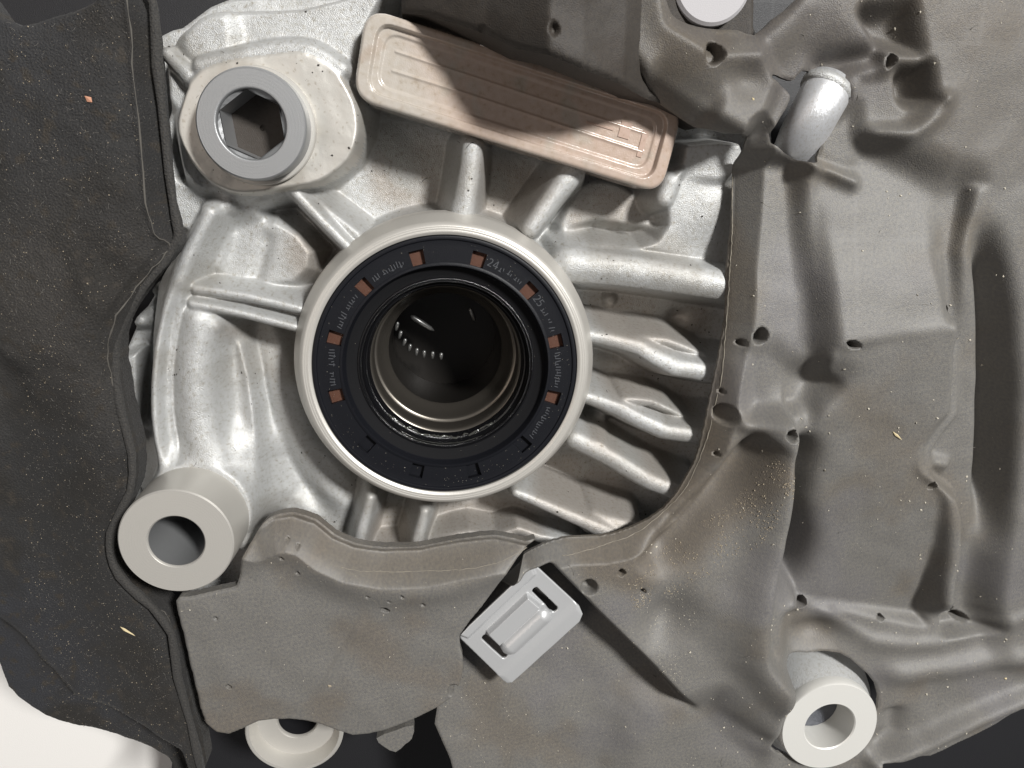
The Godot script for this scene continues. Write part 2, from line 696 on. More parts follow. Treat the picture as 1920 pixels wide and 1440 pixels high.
func make_materials() -> void:
	var cast_grain := noise_tex(0.09, 3, true, 5.0)
	var cast_color := noise_tex(0.012, 5, false, 1.0, 1024, FastNoiseLite.TYPE_SIMPLEX_SMOOTH, [PackedFloat32Array([0.0, 0.22, 0.45, 1.0]), PackedColorArray([Color(0.7, 0.67, 0.62), Color(0.92, 0.91, 0.89), Color(0.97, 0.97, 0.97), Color(1, 1, 1)])])
	var m := surface("cast aluminium", Color(0.51, 0.515, 0.51), 0.54, 0.42, cast_grain, 16.0, 0.8, cast_color)
	var turned := noise_tex(0.02, 4, false, 1.0, 512, FastNoiseLite.TYPE_SIMPLEX_SMOOTH, [PackedFloat32Array([0.0, 0.3, 1.0]), PackedColorArray([Color(0.86, 0.83, 0.79), Color(0.96, 0.95, 0.93), Color(1, 1, 1)])])
	surface("machined aluminium", Color(0.55, 0.53, 0.49), 0.42, 0.45, cast_grain, 14.0, 0.14)
	surface("bright machined aluminium", Color(0.76, 0.75, 0.71), 0.4, 0.3, cast_grain, 14.0, 0.12)
	surface("plug steel", Color(0.33, 0.335, 0.34), 0.45, 0.6, cast_grain, 12.0, 0.2)
	surface("brushed steel", Color(0.40, 0.39, 0.40), 0.7, 0.1, cast_grain, 12.0, 0.2)
	surface("socket brown", Color(0.05, 0.042, 0.036), 0.55, 0.2, cast_grain, 12.0, 0.4, turned)  # dark brown for the socket floor
	surface("bore steel", Color(0.135, 0.122, 0.105), 0.32, 0.8, cast_grain, 14.0, 0.08)
	surface("oily steel", Color(0.24, 0.24, 0.235), 0.32, 0.7)
	surface("dark bore", Color(0.02, 0.018, 0.016), 0.3, 0.4)
	var foam_grain := noise_tex(0.11, 3, true, 5.0)
	var foam_color := noise_tex(0.02, 5, false, 1.0, 1024, FastNoiseLite.TYPE_SIMPLEX_SMOOTH, [PackedFloat32Array([0.0, 0.3, 0.62, 0.75, 1.0]), PackedColorArray([Color(0.78, 0.77, 0.76), Color(0.9, 0.9, 0.9), Color(0.96, 0.95, 0.93), Color(1, 0.99, 0.95), Color(1, 1, 1)])])
	m = surface("grey foam", Color(0.172, 0.167, 0.160), 0.55, 0.0, foam_grain, 20.0, 0.4, foam_color)
	m = surface("brown foam", Color(0.045, 0.039, 0.034), 0.7, 0.0, foam_grain, 20.0, 0.4, foam_color)
	var felt_grain := noise_tex(0.07, 4, true, 9.0)
	var felt_color := noise_tex(0.05, 5, false, 1.0, 1024, FastNoiseLite.TYPE_SIMPLEX_SMOOTH, [PackedFloat32Array([0.0, 0.4, 0.66, 0.8, 1.0]), PackedColorArray([Color(0.55, 0.55, 0.55), Color(0.75, 0.75, 0.75), Color(0.85, 0.83, 0.8), Color(1, 0.97, 0.9), Color(1, 1, 1)])])
	m = surface("black felt", Color(0.060, 0.058, 0.056), 0.85, 0.0, felt_grain, 24.0, 0.65, felt_color)
	m.rim_enabled = true
	m.rim = 0.25
	m = surface("black rubber", Color(0.0075, 0.008, 0.0105), 0.42, 0.0, foam_grain, 12.0, 0.25)
	surface("matte rubber", Color(0.010, 0.010, 0.011), 0.75, 0.0, foam_grain, 8.0, 0.8)
	surface("glint rubber", Color(0.06, 0.063, 0.07), 0.45)  # for the raised marks, their grey glints put into a lighter colour
	mats["matte rubber"].metallic_specular = 0.2
	mats["black rubber"].metallic_specular = 0.3
	m = surface("wet rubber", Color(0.006, 0.006, 0.007), 0.2, 0.0, foam_grain, 9.0, 0.6)
	m = surface("brown metal", Color(0.085, 0.03, 0.014), 0.6, 0.0, foam_grain, 6.0, 0.8, turned)
	m = surface("clear plastic", Color(0.47, 0.435, 0.395), 0.22, 0.0, cast_grain, 22.0, 0.15, turned)
	m.clearcoat_enabled = true
	m.clearcoat = 0.9
	m.clearcoat_roughness = 0.2
	surface("red reflection", Color(0.42, 0.30, 0.245), 0.4, 0.0, null, 20.0, 0.0, turned)
	surface("grey painted steel", Color(0.50, 0.505, 0.51), 0.36, 0.35, cast_grain, 16.0, 0.12)
	surface("polished steel", Color(0.74, 0.75, 0.77), 0.42, 0.6, cast_grain, 10.0, 0.6, cast_color)
	surface("black plastic", Color(0.011, 0.011, 0.013), 0.55, 0.0, foam_grain, 20.0, 0.3)
	surface("white paper", Color(0.84, 0.82, 0.79), 0.8, 0.0, foam_grain, 30.0, 0.1)
	surface("grey grit", Color(0.10, 0.105, 0.12), 0.35, 0.5, foam_grain, 8.0, 1.4)
	surface("pale grit", Color(0.5, 0.46, 0.38), 0.8)
	surface("tan grit", Color(0.33, 0.275, 0.2), 0.8)
	surface("pale lint", Color(0.16, 0.15, 0.135), 0.8)
	surface("dark speck", Color(0.03, 0.025, 0.02), 0.7)
	surface("clay crumb", Color(0.5, 0.25, 0.16), 0.8)
	surface("straw", Color(0.6, 0.5, 0.3), 0.8)
	surface("clear grease", Color(0.05, 0.05, 0.045), 0.08)
	surface("pale seam", Color(0.24, 0.215, 0.175), 0.8)
	surface("dull seam", Color(0.085, 0.078, 0.068), 0.8)

# ---------------------------------------------------------------- the scene
func _ready() -> void:
	rng.seed = 41
	wave.seed = 3
	wave.fractal_octaves = 3
	wave2.seed = 11
	wave2.fractal_octaves = 4
	aim()
	var cam := Camera3D.new()
	cam.name = "camera"
	cam.transform = Transform3D(cam_basis, cam_pos * MM)
	cam.fov = rad_to_deg(2.0 * atan(720.0 / LENS))
	cam.near = 0.01
	cam.far = 20.0
	add_child(cam)
	var env := Environment.new()
	env.background_mode = Environment.BG_COLOR
	env.background_color = Color(0.10, 0.10, 0.102).linear_to_srgb()
	env.tonemap_mode = Environment.TONE_MAPPER_LINEAR
	env.tonemap_exposure = 1.08
	env.sdfgi_enabled = true
	env.ssao_enabled = true
	env.ssil_enabled = true
	var we := WorldEnvironment.new()
	we.name = "workshop_air"
	we.environment = env
	add_child(we)
	var key := SpotLight3D.new()       # ceiling lamp, up and to the right
	key.name = "ceiling_lamp"
	key.light_energy = 2.2
	key.light_size = 0.085
	key.light_color = Color(1.0, 0.995, 0.985)
	key.spot_range = 5.0
	key.spot_attenuation = 2.0
	key.spot_angle = 30.0
	key.shadow_enabled = true
	add_child(key)
	key.look_at_from_position(Vector3(0.53, 0.96, -0.53), Vector3.ZERO)
	var fill := AreaLight3D.new()      # broad, weaker lamp on the other side of the room
	fill.name = "room_lamp"
	fill.area_size = Vector2(0.5, 0.5)
	fill.light_energy = 0.19
	fill.light_color = Color(1.0, 0.94, 0.89)
	fill.area_range = 6.0
	fill.shadow_enabled = true
	add_child(fill)
	fill.look_at_from_position(Vector3(-0.75, 1.1, -0.15), Vector3.ZERO)
	make_materials()
	build_table()
	var t0 := Time.get_ticks_msec()
	build_housing()
	print("housing ", Time.get_ticks_msec() - t0)
	build_seal()
	build_plug()
	build_plate()
	t0 = Time.get_ticks_msec()
	build_foam()
	print("foam ", Time.get_ticks_msec() - t0)
	build_felt()
	build_clip()
	build_small_metal()
	build_crumbs()
	print("all ", Time.get_ticks_msec() - t0)

func build_table() -> void:
	var p := PlaneMesh.new()
	p.size = Vector2(3, 3)
	var o := part("table", p, mats["white paper"])
	o.position = Vector3(0, -0.0805, 0)
	o.set_meta("kind", "structure")

var casting: Sheet

func build_housing() -> void:
	var t := thing("gearbox_housing", "bare cast aluminium gearbox housing with radiating ribs around a round bearing collar", "gearbox")
	# outline of the casting as far as the covers leave it bare
	var edge := line([250, 560, 300, 470, 330, 380, 300, 250, 262, 120, 290, 60, 330, 45, 360, 22, 420, -10, 560, -14, 640, -14, 660, -60, 1020, -60, 1420, 120, 1460, 300, 1480, 520, 1450, 760, 1400, 960, 1270, 1080, 1100, 1130, 800, 1130, 640, 1130, 520, 1060, 470, 1110, 380, 1135, 250, 1080, 190, 1000, 210, 850, 180, 700], -18.0)
	var s := Sheet.new(box_of(edge, 1.0), 0.3, -22.0)
	casting = s
	s.outline(curve(edge, true, 2), [circle(Vector3.ZERO, 31.5), circle(at3(330, 1016, 8.0), 8.5), circle(at3(471, 233, 4.4), 9.5)], 1.5)
	# low flange outside the curved rim
	s.flat(line([150, 400, 345, 400, 322, 500, 292, 600, 275, 720, 285, 830, 305, 900, 260, 980, 150, 980], -19), -34.0, 1.2)
	s.pit(at3(262, 600, -31), 3.2, 3.0, -4.0, 0.4, 0.3)
	s.flat(line([215, 670, 262, 655, 268, 790, 240, 815, 222, 780], -30), -29.0, 1.0)
	s.ridge(line([225, 800, 275, 812], -27.0), 1.6, 1.6, 1.2)
	s.pit(at3(285, 535, -31), 3.0, 3.0, -5.0, 0.4, 0.3)
	# bowl round the collar: deep at the lower left, shallower elsewhere
	s.flat(curve(line([440, 610, 520, 600, 560, 700, 600, 820, 690, 930, 660, 1040, 560, 1000, 480, 900, 440, 760], -17), true, 2), -17.5, 2.6)
	s.crease(curve(line([452, 640, 474, 740, 506, 830, 560, 920, 620, 980], -14), false, 2), -2.4, 2.6, 2.2)
	s.crease(curve(line([500, 640, 520, 740, 560, 840, 620, 930, 670, 980], -14), false, 2), 1.6, 3.4, 3.4)
	# upper block round the plug
	s.flat(curve(line([296, 120, 320, 62, 352, 44, 380, 20, 440, 6, 560, 2, 680, -30, 740, -40, 700, 40, 676, 110, 690, 200, 660, 300, 560, 372, 440, 400, 360, 420, 330, 330, 310, 240], -6), true, 2), -7.5, 1.6)
	s.flat(curve(line([335, 66, 372, 26, 425, 20, 442, 60, 430, 108, 370, 122, 340, 104], -6), true, 2), -5.4, 2.0)
	s.flat(curve(line([300, 220, 330, 210, 336, 330, 420, 372, 480, 380, 470, 440, 300, 430], -9), true, 2), -10.5, 1.6)
	s.ridge(line([312, 100, 352, 142], -5.0, -3.6), 1.5, 1.9, 1.2)
	s.ridge(curve(line([372, 122, 440, 104, 510, 90, 580, 92, 640, 128], -2.6), false, 3), 1.6, 1.6, 2.2)
	s.flat(curve(line([328, 250, 336, 190, 362, 138, 420, 112, 500, 100, 570, 96, 632, 132, 668, 190, 676, 250, 655, 305, 600, 345, 540, 356, 480, 366, 425, 362, 370, 325], -2), true, 3), -2.2, 0.5, 0.0, 0.0, 1)
	# sloping wall behind the curved rim, with its bright shoulder
	s.flat(curve(line([345, 500, 400, 430, 520, 400, 600, 470, 560, 540, 420, 545], -14), true, 2), -13.5, 2.5, 0.12, 0.0)
	s.crease(line([430, 420, 395, 520], -12), 1.6, 1.4, 1.4)
	s.crease(line([505, 430, 470, 545], -12), -1.2, 1.6, 1.6)
	s.flat(curve(line([330, 600, 400, 590, 452, 650, 480, 780, 490, 900, 470, 990, 420, 960, 330, 930, 300, 850, 300, 720], -9), true, 2), -11.5, 1.8)
	s.ridge(curve(line([368, 606, 358, 690, 360, 780, 376, 858], -5.0), false, 3), 4.0, 4.6, 1.6, -1, 1.7)
	s.crease(curve(line([420, 620, 440, 720, 446, 850], -9), false, 2), -1.6, 2.2, 2.4)
	s.ridge(line([370, 600, 398, 612], -6.6), 2.2, 1.8, 1.5)
	s.ridge(curve(line([392, 400, 362, 455, 335, 520, 312, 600, 298, 680, 294, 760, 300, 830, 318, 900], -4.0, -4.8), false, 3), 1.5, 1.7, 1.2, 2, 3.4, 26.0)
	s.crease(curve(line([352, 520, 328, 600, 316, 680, 313, 760, 320, 830, 336, 890], -8), false, 3), -2.6, 1.1, 1.1)
	s.ridge(line([388, 395, 420, 385], -5.5, -7.0), 1.6, 2.0, 1.6)
	# pockets and rises at the upper right
	s.flat(curve(line([1085, 345, 1130, 330, 1185, 348, 1222, 392, 1224, 428, 1190, 432, 1120, 420, 1060, 440, 1045, 420], -15), true, 2), -16.5, 1.5)
	s.flat(curve(line([1236, 330, 1290, 300, 1400, 300, 1400, 500, 1300, 500, 1210, 480, 1090, 490, 1030, 460, 1060, 446, 1130, 444, 1200, 452, 1240, 420], -11), true, 2), -10.0, 2.2, -0.12, -0.1)
	s.flat(curve(line([1285, 272, 1310, 262, 1400, 262, 1400, 330, 1300, 336], -5), true, 2), -8.0, 1.2, 0.1, -0.25)
	s.pit(at3(1277, 321, -5), 2.5, 2.5, -3.4, 0.0, 0.2)
	s.ridge(line([1250, 372, 1262, 342], -5.4), 2.2, 2.2, 2.0)
	s.bump(at3(1335, 400, -9), 5.0, 9.0, 2.4, 0.3)
	# cast foot of the collar
	s.disc(Vector3(0, -5.2, 0), 34.4, 2.4)
	# ribs
	var k := 10
	for r in [[[886, 276, 880, 330, 868, 396], -4.4, -4.4, 2.5, 2.9], [[1078, 322, 1040, 368, 996, 428], -5.0, -4.4, 2.9, 2.2], [[548, 356, 600, 412, 652, 464], -5.0, -4.6, 1.3, 1.3], [[585, 372, 668, 440], -8.6, -7.0, 1.0, 1.2],
			[[366, 543, 460, 556, 562, 580], -6.2, -5.6, 1.4, 1.2], [[358, 570, 450, 588, 552, 614], -5.4, -5.2, 1.1, 1.2], [[1070, 498, 1180, 510, 1290, 526, 1420, 548], -5.0, -3.9, 4.4, 3.8],
			[[1095, 628, 1200, 652, 1270, 690, 1380, 708], -4.6, -4.3, 1.7, 2.9], [[1190, 640, 1250, 640, 1320, 668], -6.2, -8.6, 1.5, 0.8], [[1095, 745, 1160, 768, 1250, 812, 1360, 822], -4.8, -4.4, 1.7, 2.6], [[1170, 752, 1220, 754, 1290, 786], -7.0, -9.4, 1.5, 0.7],
			[[1080, 828, 1150, 864, 1225, 908, 1300, 935], -5.2, -4.6, 2.6, 2.4], [[968, 926, 1050, 960, 1130, 998, 1180, 1030], -5.4, -5.2, 1.4, 2.4], [[694, 936, 680, 990, 668, 1040], -5.6, -6.4, 1.3, 1.9], [[796, 962, 786, 1005, 774, 1050], -6.2, -6.4, 1.4, 2.1]]:
		s.ridge(curve(line(r[0], r[1], r[2]), false, 2), r[3] * 0.95, r[4] * 0.95, 1.6, k)
		k += 1
	# dirt in the hollows, with the brown shade beside ribs and collar painted in
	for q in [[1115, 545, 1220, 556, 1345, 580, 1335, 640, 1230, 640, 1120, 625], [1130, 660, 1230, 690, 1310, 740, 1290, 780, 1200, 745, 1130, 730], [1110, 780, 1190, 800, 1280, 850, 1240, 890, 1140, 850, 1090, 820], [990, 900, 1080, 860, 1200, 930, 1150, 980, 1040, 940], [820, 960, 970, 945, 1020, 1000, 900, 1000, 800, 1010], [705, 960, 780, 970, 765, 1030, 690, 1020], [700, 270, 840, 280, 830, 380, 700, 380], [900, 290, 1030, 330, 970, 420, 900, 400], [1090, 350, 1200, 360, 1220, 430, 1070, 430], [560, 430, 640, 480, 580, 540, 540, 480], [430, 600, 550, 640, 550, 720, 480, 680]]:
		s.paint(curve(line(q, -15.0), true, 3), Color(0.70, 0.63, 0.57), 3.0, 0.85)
	# details in the pockets
	s.pit(at3(1148, 565, -18), 2.2, 2.4, -2.2, 0.0, 0.3)
	s.pit(at3(1125, 790, -16), 3.6, 3.2, -4.5, 0.3, 0.3)
	s.bump(at3(1180, 700, -15), 7.0, 5.0, 3.5, 0.3)
	s.bump(at3(1280, 600, -17), 3.0, 2.0, -2.0)
	# bottom wall of the casting
	s.ridge(curve(line([640, 1030, 700, 1040, 760, 1034, 830, 1016, 880, 1004, 930, 1012, 970, 996, 1010, 1010, 1080, 1020], -12.5), false, 2), 1.5, 1.5, 1.6)
	s.bump(at3(1010, 960, -17), 8.0, 4.0, 2.0, 0.3)
	s.ridge(line([1115, 985, 1185, 1000], -6.5), 3.4, 3.0, 2.0)
	# foot of the lower left boss
	var boss := at3(330, 1016, 8.0)
	s.disc(Vector3(boss.x + 1.0, -4.5, boss.z - 1.0), 12.6, 7.0, 3)
	s.ridge([Vector3(boss.x + 4, -4.6, boss.z - 5), Vector3(boss.x + 6, -7.5, boss.z - 13)], 9.0, 8.0, 4.0, 3, 1.2)
	s.ridge([Vector3(boss.x + 10.5, -2.0, boss.z + 6.5), Vector3(boss.x + 11.5, -4.0, boss.z + 8.5)], 1.6, 1.4, 1.5)
	s.soften(2)
	s.rough(wave, 0.06, 0.35)
	s.rough(wave2, 0.6, 0.03)
	s.stain(wave2, 0.035, 0.0, 0.5, Color(0.80, 0.78, 0.75))
	s.stain(wave, 0.9, 0.42, 0.62, Color(0.72, 0.68, 0.62), 300.0)
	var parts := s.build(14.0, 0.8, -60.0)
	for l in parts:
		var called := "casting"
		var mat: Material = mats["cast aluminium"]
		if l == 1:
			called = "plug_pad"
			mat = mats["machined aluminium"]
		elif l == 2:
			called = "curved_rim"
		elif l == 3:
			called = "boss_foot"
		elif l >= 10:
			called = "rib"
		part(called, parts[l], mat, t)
	# collar round the seal
	var prof := [35.3, -9.0, 35.0, -5.2, 34.7, -4.4, 33.2, -1.0, 32.9, -0.45, 32.4, -0.12]
	for q in 5:
		prof.append_array([32.2 - q * 0.26, -0.02 - 0.03 * (q % 2), 32.08 - q * 0.26, 0.0])
	prof.append_array([30.9, -0.02, 30.35, -0.45, 30.3, -6.0])
	part("bearing_collar", lathe(prof, 160, Vector3.ZERO), mats["machined aluminium"], t)
	# lower left boss with its plain hole
	var b := part("mounting_boss", lathe([13.2, -34, 12.8, -6, 12.5, -0.35] + turned(12.2, 6.45, 0.0) + [6.4, 0.0, 6.1, -0.3, 6.05, -0.6], 72, boss), mats["machined aluminium"], t)
	b.set_meta("label", "machined round boss with a plain hole")
	part("hole_wall", lathe([6.04, -0.5, 6.0, -40.0], 48, boss), mats["plug steel"], b)  # wall darker than the boss, shade of the hole put into the colour
	part("hole_floor", lathe([6.0, -22.0, 0.01, -22.5], 32, boss), mats["black plastic"], b)  # black floor stands for the shaded depth of the hole
	# lower right boss standing through the foam
	var boss2 := at3(1556, 1363, 0.5)
	b = part("mounting_boss", lathe([14.0, -3.2, 13.9, -0.4] + turned(13.6, 7.6, 0.0) + [7.5, 0.0, 7.2, -0.3, 7.1, -40.0], 72, boss2), mats["bright machined aluminium"], t)
	b.set_meta("label", "bright machined boss standing through the grey foam")
	part("hole_floor", lathe([7.1, -9.0, 3.0, -9.6, 0.01, -9.8], 24, boss2), mats["grey grit"], b)
	part("flared_foot", lathe([22.0, -50, 19.5, -17, 17.0, -9.0, 15.0, -5.0, 14.0, -3.2], 56, boss2), mats["cast aluminium"], b)
	# boss at the top edge, with its web
	var boss3 := at3(1338, -34, 6.0)
	b = part("mounting_boss", lathe([8.2, -40, 8.0, -0.6, 7.4, 0.0, 3.0, 0.0, 2.8, -12.0], 56, boss3), mats["brushed steel"], t)
	b.set_meta("label", "machined boss seen in the foam opening at the top edge")
	part("boss_web", tube([at3(1372, 0, -6), at3(1388, 30, -8), at3(1404, 70, -9), at3(1420, 110, -9)], [1.6, 1.5, 1.7, 2.6], 12), mats["cast aluminium"], b)
	# cup at the bottom edge
	var cup := at3(552, 1372, -14.0)
	b = part("lower_cup", lathe([14.0, -30, 13.6, -6, 13.4, -0.4, 13.0, 0.0, 12.3, -0.1, 11.2, -2.6, 10.8, -4.0, 10.2, -4.2, 5.8, -4.3, 5.5, -4.7, 5.4, -5.4], 64, cup), mats["machined aluminium"], t)
	part("cup_hole", lathe([5.4, -5.4, 5.4, -30.0, 0.01, -30.0], 32, cup), mats["black plastic"], b)  # black lining, the shade inside the hole put in as colour
	b.set_meta("label", "bright turned cup with a dark hole below the foam flap")
	# dark lower half of the housing
	var low := curve(line([-160, 90, -120, -200, 700, -220, 1500, -220, 2050, -160, 2080, 900, 2050, 1560, 1300, 1640, 420, 1590, 330, 1350, 250, 1250, 120, 1000, 60, 700, 60, 340, -20, 140], -48.0), true, 2)
	part("lower_housing", prism(low, -48.0, -80.0, 1.0), mats["black plastic"], t)

var seal_o := Vector3.ZERO

func build_seal() -> void:
	var t := thing("oil_seal", "black rubber oil seal ring with brown square windows pressed into the collar", "oil seal")
	# body, with pockets left open between the bands
	part("outer_band", lathe([30.3, -4.0, 30.28, -0.9, 30.1, -0.55, 29.7, -0.4, 29.3, -0.5, 29.1, -0.85, 28.6, -0.9, 27.6, -0.9], 160, seal_o), mats["black rubber"], t)
	var step := TAU / 12.0
	var st := SurfaceTool.new()
	st.begin(Mesh.PRIMITIVE_TRIANGLES)
	var half := 1.55
	for k in 12:
		var mid := deg_to_rad(17.0) + k * step - PI / 2
		# bridge between this pocket and the next
		var a0 := mid + half / 25.9
		var a1 := mid + step - half / 25.9
		for q in 10:
			var u0 := lerpf(a0, a1, q / 10.0)
			var u1 := lerpf(a0, a1, (q + 1) / 10.0)
			var quad := [ring_at(27.6, -0.9, u0), ring_at(27.6, -0.9, u1), ring_at(24.3, -0.9, u1), ring_at(24.3, -0.9, u0)]
			for i in [0, 1, 2, 0, 2, 3]:
				st.set_normal(Vector3.UP)
				st.add_vertex(quad[i] * MM)
		# pocket walls
		var w := [ring_at(27.6, -0.9, mid - half / 25.9), ring_at(27.6, -0.9, mid + half / 25.9), ring_at(24.3, -0.9, mid + half / 25.9), ring_at(24.3, -0.9, mid - half / 25.9)]
		for i in 4:
			var a: Vector3 = w[i]
			var b: Vector3 = w[(i + 1) % 4]
			var dn := Vector3(0, -2.4, 0)
			var m: Vector3 = (w[0] + w[1] + w[2] + w[3]) / 4.0
			var nn := (m - (a + b) / 2.0)
			nn.y = 0
			for v in [a, b, b + dn, a, b + dn, a + dn]:
				st.set_normal(nn.normalized())
				st.add_vertex(v * MM)
	part("face_band", st.commit(), mats["black rubber"], t)
	for k in 12:
		var mid := deg_to_rad(17.0) + k * step - PI / 2
		var lit := k < 4 or k > 7  # the other windows get black rubber, their shade put in as colour
		var q := [ring_at(27.75, -2.3, mid - 1.7 / 25.9), ring_at(27.75, -2.3, mid + 1.7 / 25.9), ring_at(24.2, -2.1, mid + 1.7 / 25.9), ring_at(24.2, -2.1, mid - 1.7 / 25.9)]
		var ws := SurfaceTool.new()
		ws.begin(Mesh.PRIMITIVE_TRIANGLES)
		for i in [0, 1, 2, 0, 2, 3]:
			ws.set_normal(Vector3.UP)
			ws.add_vertex(q[i] * MM)
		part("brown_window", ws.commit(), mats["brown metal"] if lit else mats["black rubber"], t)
	# inner step, funnel and lips
	part("step_ring", lathe([24.3, -0.9, 24.0, -0.72, 23.6, -0.72, 23.35, -1.1, 23.2, -2.4, 22.9, -2.9], 160, seal_o), mats["black rubber"], t)
	part("funnel", lathe([22.9, -2.9, 21.9, -3.4, 21.0, -3.9, 20.6, -4.0], 160, seal_o), mats["matte rubber"], t)
	var lip := [20.6, -4.0, 20.4, -3.7, 20.2, -3.65, 20.05, -4.1, 19.9, -4.2, 19.75, -3.95, 19.6, -3.95, 19.45, -4.6, 19.2, -6.2, 19.0, -6.4, 18.8, -6.2, 18.6, -6.3, 18.4, -7.0, 18.15, -7.8, 18.0, -8.6, 18.3, -9.1, 19.4, -9.6]
	part("seal_lip", lathe(lip, 160, seal_o), mats["wet rubber"], t)
	# smear of grease on the lip
	var gp := []
	var gr := []
	for q in 46:
		var a := lerpf(0.30, 0.78, q / 45.0) * PI + 0.06 * wave.get_noise_1d(q * 40.0)
		var r := 18.55 + 0.45 * sin(q * 1.7) * wave.get_noise_1d(q * 77.0) * 2.0
		gp.append(ring_at(r, -6.55 + 0.25 * sin(q * 0.9), a))
		gr.append(0.16 + 0.16 * absf(sin(q * 2.3)) if q > 0 and q < 45 else 0.02)
	part("grease_smear", tube(gp, gr, 6), mats["clear grease"], t)
	for s in 3:
		var sp := []
		var sr := []
		for q in 30:
			var a := lerpf([0.36, 0.2, 0.52][s], [0.70, 0.42, 0.8][s], q / 29.0) * PI
			sp.append(ring_at([19.45, 18.9, 19.75][s] + 0.12 * wave.get_noise_1d(q * 60.0 + s * 500.0), [-4.5, -6.2, -3.95][s], a))
			sr.append((0.05 + 0.11 * absf(wave2.get_noise_1d(q * 35.0 + s * 90.0))) if q > 0 and q < 29 else 0.01)
		part("grease_smear", tube(sp, sr, 6), mats["clear grease"], t)
	# raised marks between the windows
	for k in 12:
		if k >= 4 and k <= 7:
			continue
		var mid := deg_to_rad(17.0) + k * step - PI / 2
		var ms := SurfaceTool.new()
		ms.begin(Mesh.PRIMITIVE_TRIANGLES)
		for q in 13:
			var a := mid + step * (0.2 + 0.6 * q / 12.0)
			if rng.randf() < 0.12 or k == 11 or (k < 2 and q < 4):
				continue
			var tick := BoxMesh.new()
			tick.size = Vector3(0.17, 0.26, rng.randf_range(0.5, 1.5)) * MM
			var xf := Transform3D(Basis(Vector3.UP, -a - PI / 2).rotated(Vector3.UP, rng.randf_range(-0.25, 0.25)), ring_at(25.9 + rng.randf_range(-0.25, 0.25), -0.86, a) * MM)
			ms.append_from(tick, 0, xf)
			if q % 3 == 1:
				tick = BoxMesh.new()
				tick.size = Vector3(0.7, 0.12, 0.16) * MM
				ms.append_from(tick, 0, xf.translated(xf.basis.z * 0.0004))
		var mesh := ms.commit()
		if mesh.get_surface_count():
			part("raised_mark", mesh, mats["glint rubber"], t)
	var font := SystemFont.new()
	font.font_names = PackedStringArray(["Droid Sans"])
	for w in [["24", 24.5], ["25", 54.0]]:
		var tm := TextMesh.new()
		tm.text = w[0]
		tm.font = font
		tm.font_size = 19
		tm.pixel_size = 0.00012
		tm.depth = 0.00014
		var o := part("raised_mark", tm, mats["glint rubber"], t)
		var a := deg_to_rad(w[1]) - PI / 2
		o.transform = Transform3D(Basis(Vector3.UP, -a - PI / 2) * Basis(Vector3.RIGHT, -PI / 2), ring_at(26.1, -0.85, a) * MM)
	var dust: Array[Transform3D] = []
	for q in 420:
		var a := rng.randf() * TAU
		var low_side := 0.5 + 0.5 * sin(a)
		if rng.randf() > 0.25 + 0.75 * low_side:
			continue
		var r := rng.randf_range(20.8, 29.4)
		var y := -0.85 if r > 23.4 else lerpf(-3.9, -2.95, (r - 20.8) / 2.6)
		dust.append(Transform3D(Basis(Vector3.UP, rng.randf() * TAU).scaled(Vector3.ONE * rng.randf_range(0.03, 0.11) * MM), ring_at(r, y, a) * MM))
	var mm := MultiMesh.new()
	mm.transform_format = MultiMesh.TRANSFORM_3D
	mm.mesh = grain_mesh(0.6, 3)
	mm.instance_count = dust.size()
	for q in dust.size():
		mm.set_instance_transform(q, dust[q])
	var dusty := MultiMeshInstance3D.new()
	dusty.name = "dust"
	dusty.multimesh = mm
	dusty.material_override = mats["pale grit"]
	dusty.set_meta("kind", "stuff")
	t.add_child(dusty, true)
	# hollow shaft and bearing behind the seal
	var sh := thing("hollow_shaft", "dark oily hollow splined shaft deep inside the seal opening", "shaft")
	part("bearing_ring", lathe([19.6, -9.2, 18.2, -9.4, 17.7, -9.8, 17.5, -10.2, 17.45, -15.0, 18.0, -15.4], 128, seal_o), mats["bore steel"], sh)
	part("shaft_end", lathe([17.9, -16.2, 17.2, -16.3, 16.9, -16.6, 16.7, -17.2, 16.2, -18.6, 15.4, -20.6, 14.8, -21.4, 14.5, -22.2], 128, seal_o), mats["bore steel"], sh)
	part("shaft_bore", lathe([14.5, -22.2, 14.3, -30, 14.0, -40], 96, seal_o), mats["dark bore"], sh)
	part("bore_gap", lathe([18.0, -15.4, 18.6, -15.5, 18.6, -16.2, 17.9, -16.2], 96, seal_o), mats["dark bore"], sh)
	part("bore_floor", lathe([14.0, -40, 0.01, -40], 48, seal_o), mats["dark bore"], sh)
	for q in [[792, 606, 7.2, 1.5, 0.62], [744, 612, 1.0, 2.6, 0.3], [750, 628, 1.0, 2.4, 0.35], [758, 642, 1.0, 2.3, 0.4], [768, 652, 1.0, 2.2, 0.3], [781, 660, 1.0, 2.3, 0.2], [795, 664, 1.0, 2.2, 0.12], [811, 666, 1.0, 2.2, 0.1], [827, 668, 1.0, 2.0, 0.08], [886, 590, 1.2, 4.0, -0.35]]:  # steel bars added to give the bore its streak reflections
		var c := at3(q[0], q[1], -27.5 + rng.randf_range(-1.2, 0.4))
		var along := Vector3(cos(q[4]), -0.12, sin(q[4])) if q[2] > q[3] else Vector3(-sin(q[4]), -0.3, cos(q[4]))
		var reach := maxf(q[2], q[3]) * 0.5
		var bar := [c - along * reach, c - along * reach * 0.8, c - along * reach * 0.1, c + along * reach * 0.7, c + along * reach]
		var thin := minf(q[2], q[3]) * 0.5
		part("spline_glint_bar", tube(bar, [thin * 0.3, thin * 0.9, thin, thin * 0.8, thin * 0.2], 10), mats["oily steel"], sh)

func ring_at(r: float, y: float, a: float) -> Vector3:
	return seal_o + Vector3(cos(a) * r, y, sin(a) * r)

